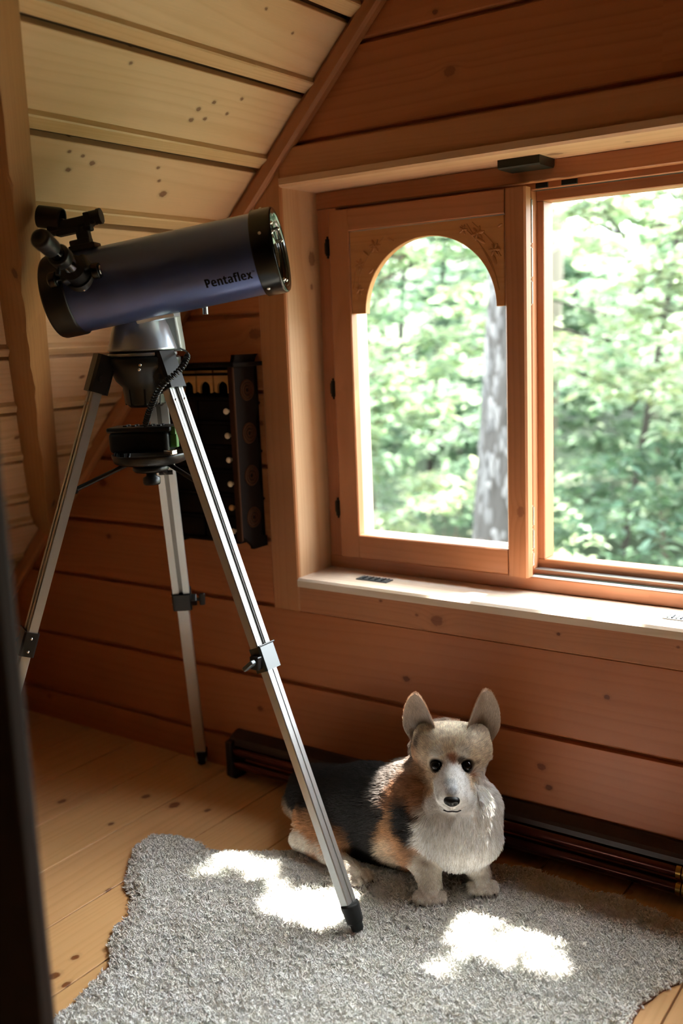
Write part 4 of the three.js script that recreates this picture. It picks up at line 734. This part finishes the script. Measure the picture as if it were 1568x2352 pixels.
// ------------------------------------------------------------------ sheepskin rug
const RUG = [[-1.51, 1.11], [-1.525, 1.0], [-1.55, 0.90], [-1.60, 0.85], [-1.64, 0.79], [-1.655, 0.745], [-1.69, 0.70], [-1.76, 0.655], [-1.80, 0.61], [-1.855, 0.55], [-1.885, 0.50], [-1.88, 0.45], [-1.83, 0.415], [-1.765, 0.405], [-1.69, 0.42], [-1.63, 0.385], [-1.54, 0.335], [-1.40, 0.24], [-1.22, 0.17], [-1.03, 0.11], [-0.985, 0.085], [-0.93, 0.078], [-0.875, 0.088], [-0.83, 0.085], [-0.79, 0.098], [-0.735, 0.082], [-0.68, 0.09], [-0.62, 0.10], [-0.55, 0.13], [-0.49, 0.19], [-0.50, 0.26], [-0.525, 0.32], [-0.55, 0.38], [-0.565, 0.43], [-0.56, 0.48], [-0.58, 0.54], [-0.66, 0.64], [-0.74, 0.68], [-0.82, 0.70], [-0.88, 0.85], [-1.0, 1.08], [-1.2, 1.3], [-1.4, 1.28], [-1.49, 1.2]];
{
  const curve = new THREE.CatmullRomCurve3(RUG.map(([x, z]) => V(x, 0, z)), true), raw = curve.getSpacedPoints(420);
  const outline = raw.slice(0, -1).map((p, i) => { const a = i / 420 * 60; return [p.x + 0.006 * noise(a, 1.5) + 0.004 * noise(a * 3.7, 5.5), p.z + 0.006 * noise(a, 9.5) + 0.004 * noise(a * 3.1, 2.5)]; });
  const inside = (x, z) => { let c = false; for (let i = 0, j = outline.length - 1; i < outline.length; j = i++) { const [xi, zi] = outline[i], [xj, zj] = outline[j]; if ((zi > z) !== (zj > z) && x < (xj - xi) * (z - zi) / (zj - zi) + xi) c = !c; } return c; };
  // distance to the edge on a grid
  const gx0 = -1.95, gz0 = 0.03, gs = 0.01, gw = 152, gh = 134, edge = new Float32Array(gw * gh);
  for (let j = 0; j < gh; j++) for (let i = 0; i < gw; i++) { const x = gx0 + i * gs, z = gz0 + j * gs; let m = 1; for (let k = 0; k < outline.length; k += 2) { const dx = outline[k][0] - x, dz = outline[k][1] - z; m = Math.min(m, dx * dx + dz * dz); } edge[j * gw + i] = inside(x, z) ? Math.sqrt(m) : -Math.sqrt(m); }
  const edgeAt = (x, z) => { const u = (x - gx0) / gs, v = (z - gz0) / gs, i = clamp(Math.floor(u), 0, gw - 2), j = clamp(Math.floor(v), 0, gh - 2), a = u - i, b = v - j; return lerp(lerp(edge[j * gw + i], edge[j * gw + i + 1], a), lerp(edge[(j + 1) * gw + i], edge[(j + 1) * gw + i + 1], a), b); };
  var rugTop = (x, z) => { const e = clamp(edgeAt(x, z), 0, 1); return 0.003 + 0.010 * sstep(0, 0.05, e) + 0.0035 * noise(x * 9, z * 9, 3) * sstep(0, 0.06, e); };
  const rug = thing('sheepskin_rug', 'cream curly sheepskin rug with a wavy outline on the plank floor', 'rug', [0, 0, 0]);
  // hide: top follows the swells, underside flat on the floor
  const sh = new THREE.Shape(outline.map(([x, z]) => new THREE.Vector2(x, -z)));
  const pos = [], idx = [], cell = 0.02, id = new Map(), vtx = (i, j) => { const k = i + ',' + j; if (!id.has(k)) { id.set(k, pos.length / 3); const x = -1.95 + i * cell, z = 0.03 + j * cell; pos.push(x, rugTop(x, z) + 0.002, z); } return id.get(k); };
  for (let j = 0; j < 70; j++) for (let i = 0; i < 78; i++) { const q = [[i, j], [i + 1, j], [i + 1, j + 1], [i, j + 1]]; if (q.every(([a, b]) => edgeAt(-1.95 + a * cell, 0.03 + b * cell) > 0.002)) { const [a, b, c, d] = q.map(([a, b]) => vtx(a, b)); idx.push(a, c, b, a, d, c); } }
  const g = new THREE.BufferGeometry(); g.setAttribute('position', new THREE.Float32BufferAttribute(pos, 3)); g.setIndex(idx); g.computeVertexNormals();
  const hide = new THREE.ExtrudeGeometry(sh, { depth: 0.0035, bevelEnabled: false }).rotateX(-Math.PI / 2).translate(0, 0.0005, 0);
  add('hide', hide, std(0x6e4630, 0.8), rug, 'brown leather hide edge');
  add('fleece_base', g, std(0xf4efe4, 0.95), rug);
  // locks: small curls
  const curl = (k) => { const p = []; for (let i = 0; i <= 6; i++) { const t = i / 6; p.push(V(0.30 * Math.sin(t * (2.6 + k * 0.7)) * t + 0.06 * Math.sin(t * 9 + k), t * (1 - 0.18 * t * t), 0.34 * (1 - Math.cos(t * (2.3 + k * 0.5))) * 0.6)); } const c = new THREE.CatmullRomCurve3(p), tg = new THREE.TubeGeometry(c, 6, 0.15, 5), a = tg.attributes.position, q = V(); for (let i = 0; i < a.count; i++) { const ring = Math.floor(i / 6), s = 1 - 0.65 * (ring / 6) ** 1.5, m = c.getPointAt(ring / 6); q.fromBufferAttribute(a, i).sub(m).multiplyScalar(s).add(m); a.setXYZ(i, q.x, q.y, q.z); } return tg; };
  const R = rng(404), spots = [];
  for (let n = 0; n < 150000 && spots.length < 70000; n++) {
    const x = -1.9 + R() * 1.43, z = 0.06 + R() * 1.28, e = edgeAt(x, z);
    if (e < 0.003 + 0.005 * noise(x * 60, z * 60, 3)) continue;
    spots.push([x, z, e]);
  }
  const M = new THREE.Matrix4(), Q = new THREE.Quaternion(), E = new THREE.Euler(), col = new THREE.Color();
  const lots = [[], [], []]; spots.forEach((s, i) => lots[i % 3].push(s));
  lots.forEach((lot, k) => {
    const im = new THREE.InstancedMesh(curl(k), std(0xffffff, 0.92), lot.length);
    lot.forEach(([x, z, e], i) => {
      // locks gather in small clumps
      const cg = 0.0185, ci = Math.floor(x / cg), cj = Math.floor(z / cg); let bd = 9, bx = 0, bz = 0, bh = 0;
      for (let di = -1; di <= 1; di++) for (let dj = -1; dj <= 1; dj++) { const qx = (ci + di + 0.5 + 0.85 * noise((ci + di) * 7.31, (cj + dj) * 3.77, 1.5)) * cg, qz = (cj + dj + 0.5 + 0.85 * noise((ci + di) * 5.13, (cj + dj) * 9.41, 6.5)) * cg, dd = Math.hypot(qx - x, qz - z); if (dd < bd) { bd = dd; bx = qx - x; bz = qz - z; bh = noise((ci + di) * 3.3, (cj + dj) * 4.7, 9.5); } }
      const cl = noise(x * 30, z * 30, 8.1) * 0.5 + bh * 0.6, pull = Math.min(1, bd / 0.011), lean = 0.62 * pull * (bz / (bd + 1e-4)) + 0.45 * (R() - 0.5), lean2 = -0.62 * pull * (bx / (bd + 1e-4)) + 0.45 * (R() - 0.5), out = 1 - sstep(0, 0.03, e);
      const h = (0.0165 + 0.005 * R() + 0.008 * cl) * (1.12 - 0.42 * pull) * (0.75 + 0.25 * sstep(0, 0.04, e)), w = 0.0118 + 0.005 * R();
      E.set(lean, R() * 6.28, lean2); Q.setFromEuler(E);
      M.compose(V(x, rugTop(x, z) - 0.001, z), Q, V(w, h * (1 - 0.3 * out), w)); im.setMatrixAt(i, M);
      const tone = 0.94 + 0.10 * cl + 0.10 * (R() - 0.5), warm = noise(x * 21, z * 21, 4) * 0.5 + noise(x * 90, z * 90, 4) * 0.5;
      col.setRGB(0.93 * tone, 0.915 * tone - 0.02 * warm, (0.875 - 0.08 * warm) * tone); im.setColorAt(i, col);
    });
    im.name = numbered('fleece'); im.userData.kind = 'stuff'; im.castShadow = im.receiveShadow = true; rug.add(im);
  });
}
// ------------------------------------------------------------------ outside: hillside, trees and bushes
{
  const pr = (x, z) => -1.6 + 0.25 * noise(x * 0.3, z * 0.3, 1) + Math.max(0, -z - 6) * 0.16;
  const g = new THREE.PlaneGeometry(70, 60, 90, 80).rotateX(-Math.PI / 2).translate(0, 0, -30.4), p = g.attributes.position;
  for (let i = 0; i < p.count; i++) p.setY(i, pr(p.getX(i), p.getZ(i)));
  g.computeVertexNormals();
  const hill = structure('terrain'); add('hillside', g, std(0x38452e, 0.95), hill);

  const leafGeo = new THREE.BufferGeometry();
  leafGeo.setAttribute('position', new THREE.Float32BufferAttribute([0, 0, 0, 0.5, 0.26, 0.07, 0.55, 0, 0, 0.5, -0.26, 0.07, 1, 0, -0.08, 0.22, 0.19, 0.05, 0.22, -0.19, 0.05, 0.8, .14, 0.0, .8, -.14, 0.0], 3));
  leafGeo.setIndex([0, 2, 5, 5, 2, 1, 0, 6, 2, 6, 3, 2, 2, 7, 1, 2, 4, 7, 2, 3, 8, 2, 8, 4]); leafGeo.computeVertexNormals();
  const leafMat = (c) => phys({ color: c, roughness: 0.85, transmission: 0.5, thickness: 0, side: THREE.DoubleSide, specularIntensity: 0.3 });
  const M = new THREE.Matrix4(), Q = new THREE.Quaternion(), E = new THREE.Euler(), col = new THREE.Color();
  // leaves = [x, y, z, size, flat]
  function foliage(parent, leaves, color, R, name = 'foliage') {
    const im = new THREE.InstancedMesh(leafGeo, leafMat(color), leaves.length);
    leaves.forEach(([x, y, z, s, flat = 0.6], i) => {
      E.set(-Math.PI / 2 + (R() - 0.5) * 2.2 * (1 - flat), (R() - 0.5) * 2.0 * (1 - flat), R() * 6.28, 'XYZ'); Q.setFromEuler(E);
      M.compose(V(x, y, z), Q, V(s, s, s)); im.setMatrixAt(i, M);
      const t = 0.75 + R() * 0.5; col.setRGB(t * (0.9 + R() * 0.25), t, t * (0.75 + R() * 0.3)); im.setColorAt(i, col);
    });
    im.name = numbered(name); im.userData.kind = 'stuff'; im.castShadow = im.receiveShadow = true; parent.add(im); return im;
  }
  const bark = (c) => std(c, 0.95);
  function trunkGeo(h, r0, r1, lean = 0, rough = 0.02, seg = 28, rows = 60) {
    const q = new THREE.CylinderGeometry(r1, r0, h, seg, rows).translate(0, h / 2, 0), p = q.attributes.position;
    for (let i = 0; i < p.count; i++) { const x = p.getX(i), y = p.getY(i), z = p.getZ(i), a = Math.atan2(z, x), k = 1 + rough / r0 * (noise(Math.cos(a) * 4.5, y * 3.2, Math.sin(a) * 4.5) + 0.6 * noise(Math.cos(a) * 11, y * 8, Math.sin(a) * 11)); p.setXYZ(i, x * k + lean * y + 0.03 * noise(y * 0.4, 3), y, z * k); }
    q.computeVertexNormals(); return q;
  }
  // layered sprays of leaves around branch ends
  function sprays(R, c, rx, ry, rz, n, per, size, flat = 0.75) {
    const out = [], br = [];
    for (let k = 0; k < n; k++) {
      const a = R() * 6.28, u = Math.sqrt(R()), v = R() * 2 - 1, w = Math.sqrt(1 - v * v), sx = c[0] + Math.cos(a) * rx * (0.35 + 0.65 * u) * w, sz = c[2] + Math.sin(a) * rz * (0.35 + 0.65 * u) * w, sy = c[1] + v * ry;
      const L = (0.35 + R() * 0.5) * Math.min(1.2, rx * 0.6), dirA = Math.atan2(sz - c[2], sx - c[0]) + (R() - 0.5);
      br.push([V(c[0] + (sx - c[0]) * 0.15, sy - 0.1 - 0.25 * w * ry * 0.3, c[2] + (sz - c[2]) * 0.15), V(sx, sy, sz)]);
      for (let i = 0; i < per; i++) { const t = R() * 1.2 - 0.5, s = (R() + R() - 1) * 0.45 * L, h = (R() - 0.5) * 0.10; out.push([sx + Math.cos(dirA) * t * L - Math.sin(dirA) * s, sy + h - 0.12 * t * t, sz + Math.sin(dirA) * t * L + Math.cos(dirA) * s, size * (0.7 + 0.6 * R()), flat]); }
    }
    return [out, br];
  }
  function tree(label, seed, x, z, h, r, crown, color, opt = {}) {
    const R = rng(seed), t = thing(opt.name ?? 'leafy_tree', label, opt.cat ?? 'tree', [x, pr(x, z), z]), y0 = pr(x, z);
    add('trunk', trunkGeo(h, r, r * 0.55, opt.lean ?? 0, r * 0.12), bark(opt.bark ?? 0x2c2822), t);
    const branches = [], leaves = [];
    for (const [cx, cy, cz, rx, ry, rz, n, per, size] of crown) { const [o, b] = sprays(R, [cx - x, cy - y0, cz - z], rx, ry, rz, n, per, size, opt.flat); leaves.push(...o); branches.push(...b); }
    if (branches.length && !opt.bare) add('branch', merge(branches.filter((_, i) => i % 3 === 0).map(([a, b]) => rod(a, b, 0.016, 5, 0.006))), bark(opt.bark ?? 0x2c2822), t);
    foliage(t, leaves, color, R);
    return t;
  }
  // conifer trunk seen in the arch
  { const x = -2.93, z = -3.55, y0 = pr(x, z), t = thing('pine_tree', 'thick pale grey tree trunk standing close outside the arched window', 'tree', [x, y0, z]);
    const ft = 0.075;
    add('trunk', trunkGeo(9, 0.185, 0.115, ft, 0.022, 56, 260), std(0x3a3734, 0.95), t);
    // bark plates
    const R = rng(8), pl = new THREE.InstancedMesh(new THREE.SphereGeometry(1, 8, 6), std(0xffffff, 0.95), 1500);
    for (let i = 0; i < 1500; i++) { const y = 0.6 + R() * 5, a = R() * 6.28, rr = lerp(0.185, 0.115, y / 9) - 0.002; Q.setFromEuler(E.set(0, -a + Math.PI / 2, (R() - .5) * .3)); M.compose(V(Math.cos(a) * rr + ft * y + 0.03 * noise(y * 0.4, 3), y, Math.sin(a) * rr), Q, V(0.012 + R() * 0.014, 0.03 + R() * 0.05, 0.010)); pl.setMatrixAt(i, M); const c = 0.055 + R() * 0.09; pl.setColorAt(i, col.setRGB(c, c * 0.96, c * 0.93)); }
    pl.name = numbered('bark_plates'); pl.userData.kind = 'stuff'; pl.castShadow = pl.receiveShadow = true; t.add(pl);
    const [o] = sprays(R, [0.5, 8.6, 0], 1.5, 1.0, 1.5, 60, 60, 0.09, 0.4); foliage(t, o, 0x5f8a3a, R);
  }
  const G1 = 0x8a9f80, G2 = 0x738c74, G3 = 0xa4b398, G4 = 0x5d7762;
  tree('leafy beech with pale layered sprays filling the open window half', 11, -3.2, -6.6, 5.5, 0.04, [[-2.5, 2.0, -5.0, 1.3, 1.2, 0.9, 75, 42, 0.125], [-1.8, 2.9, -5.3, 1.2, 0.9, 1.0, 50, 42, 0.125], [-1.6, 1.3, -4.7, 0.9, 0.8, 0.8, 40, 42, 0.115]], G3, { lean: 0.16, flat: 0.6 });
  tree('young tree with hanging green branches seen through the arch', 12, -5.0, -5.6, 4.6, 0.03, [[-4.6, 1.5, -4.8, 1.1, 1.1, 0.9, 60, 44, 0.115], [-4.0, 2.4, -4.5, 0.9, 0.5, 0.8, 26, 44, 0.11]], G1, { lean: -0.12, flat: 0.6 });
  tree('dark green tree farther up the slope behind the trunk', 13, -6.9, -9.6, 6, 0.05, [[-6.3, 1.2, -9.0, 2.3, 1.5, 1.5, 130, 60, 0.16]], G4, { lean: 0.1, flat: 0.5 });
  tree('mid green tree farther back behind the open window half', 14, -3.4, -11.5, 6, 0.05, [[-3.4, 1.0, -10.2, 2.6, 1.5, 1.6, 130, 60, 0.17]], G2, { lean: -0.12, flat: 0.5 });
  tree('tall leafy tree at the far right of the view through the window', 15, -0.7, -9.6, 6, 0.05, [[-1.2, 1.0, -8.4, 1.9, 1.5, 1.6, 110, 60, 0.16]], G1, { lean: 0.1, flat: 0.5 });
  tree('slim far tree on the rise left of the grey trunk', 16, -9.2, -12.5, 6, 0.06, [[-8.6, 1.6, -12, 2.8, 1.6, 1.8, 120, 60, 0.2]], G2, { lean: 0.08, flat: 0.5 });
  tree('broad far tree high on the rise closing the view', 17, -5.0, -16.5, 8, 0.08, [[-5, 1.9, -15, 3.8, 1.5, 2.0, 130, 60, 0.25]], G1, { lean: -0.06, flat: 0.5 });
  tree('leafy thicket low on the slope beyond the left edge of the arch', 18, -6.2, -5.4, 3.6, 0.03, [[-5.7, 0.7, -4.6, 1.3, 1.5, 1.2, 90, 42, 0.125]], G2, { lean: 0.1, flat: 0.5 });
  const bush = (label, seed, x, z, rx, ry, color, n) => { const R = rng(seed), y0 = pr(x, z), t = thing('bush', label, 'bush', [x, y0, z]); add('stem', merge([0, 1, 2, 3, 4].map((k) => rod(V(0, -0.05, 0), V((R() - .5) * rx, ry, (R() - .5) * rx), 0.012, 5, 0.005))), bark(0x5a5046), t); const [o] = sprays(R, [0, ry * 0.9, 0], rx, ry * 0.8, rx * 0.8, n, 45, 0.10, 0.45); foliage(t, o, color, R); };
  bush('round dark green bush low outside the open window half', 21, -1.9, -4.4, 1.0, 1.25, G4, 90);
  bush('pale green bush low outside at the foot of the grey trunk', 22, -3.7, -4.9, 0.9, 1.1, G3, 60);
  bush('dense green bush at the right end of the view outside', 23, -1.0, -3.9, 0.8, 1.3, G2, 80);
  bush('low bush on the slope farther left of the grey trunk', 24, -5.2, -7.0, 1.3, 1.3, G2, 90);
  bush('tall spreading bush midway up the slope behind the right-hand bushes', 25, -3.0, -7.6, 1.5, 1.9, G2, 120);

  // crown overhead, between the sun and the window: the gaps in it let the sun through
  { const R = rng(71), x = -4.4, z = -7.6, y0 = pr(x, z), t = thing('overhanging_tree', 'tree whose leafy crown hangs over the window out of view', 'tree', [x, y0, z]);
    add('trunk', trunkGeo(13.5, 0.16, 0.08, 0.05, 0.014), bark(0x6a6258), t);
    const HIGH = 3300, holes = [ // [x, z, rx, rz] on the floor, where sun reaches it
      [-1.275, 0.545, 0.13, 0.10], [-1.37, 0.57, 0.05, 0.035], [-0.91, 0.435, 0.085, 0.08], [-0.82, 0.445, 0.115, 0.062], [-0.94, 0.585, 0.04, 0.028],
      [-1.665, 0.475, 0.055, 0.04], [-1.585, 0.46, 0.05, 0.032], [-1.64, 0.55, 0.08, 0.02], [-1.47, 0.48, 0.055, 0.026], [-1.52, 0.435, 0.045, 0.02],
      [-0.955, 0.348, 0.050, 0.062], [-1.25, 0.365, 0.07, 0.05], [-0.75, 0.28, 0.50, 0.055]];
    const near = (fx, fz, m) => holes.some(([hx, hz, hrx, hrz]) => ((fx - hx) / (hrx + m)) ** 2 + ((fz - hz) / (hrz + m)) ** 2 < 1);
    const leaves = [], at = (fx, fz, h, s) => leaves.push([fx + SUN.x * h / SUN.y - x, h - y0, fz + SUN.z * h / SUN.y - z, s, 0.5]);
    // high, airy leaves that filter the sun; wide openings over the sunlit spots
    for (let i = 0; i < HIGH; i++) { const fx = -3 + R() * 4, fz = -0.3 + R() * 2.1, h = 11 + R() * 2, s = 0.10 + 0.06 * R(); if (!near(fx, fz, 0.07)) at(fx, fz, h, s); }
    // lower twigs round those openings
    for (let i = 0; i < 60000; i++) { const fx = -2.0 + R() * 2.0, fz = 0.05 + R() * 0.75, h = 3.5 + R() * 0.5, s = 0.045 + 0.035 * R(); if (!near(fx, fz, s * 0.5) && near(fx, fz, 0.11)) at(fx, fz, h, s); }
    for (const [fx, fz] of [[-0.878, 0.375], [-0.80, 0.485], [-1.62, 0.505], [-0.925, 0.51]]) for (let i = 0; i < 7; i++) at(fx + (R() - 0.5) * 0.05, fz + (R() - 0.5) * 0.03, 3.6 + R() * 0.3, 0.045 + 0.03 * R());
    foliage(t, leaves, G2, R);

  }
}
renderer.render(scene, camera);
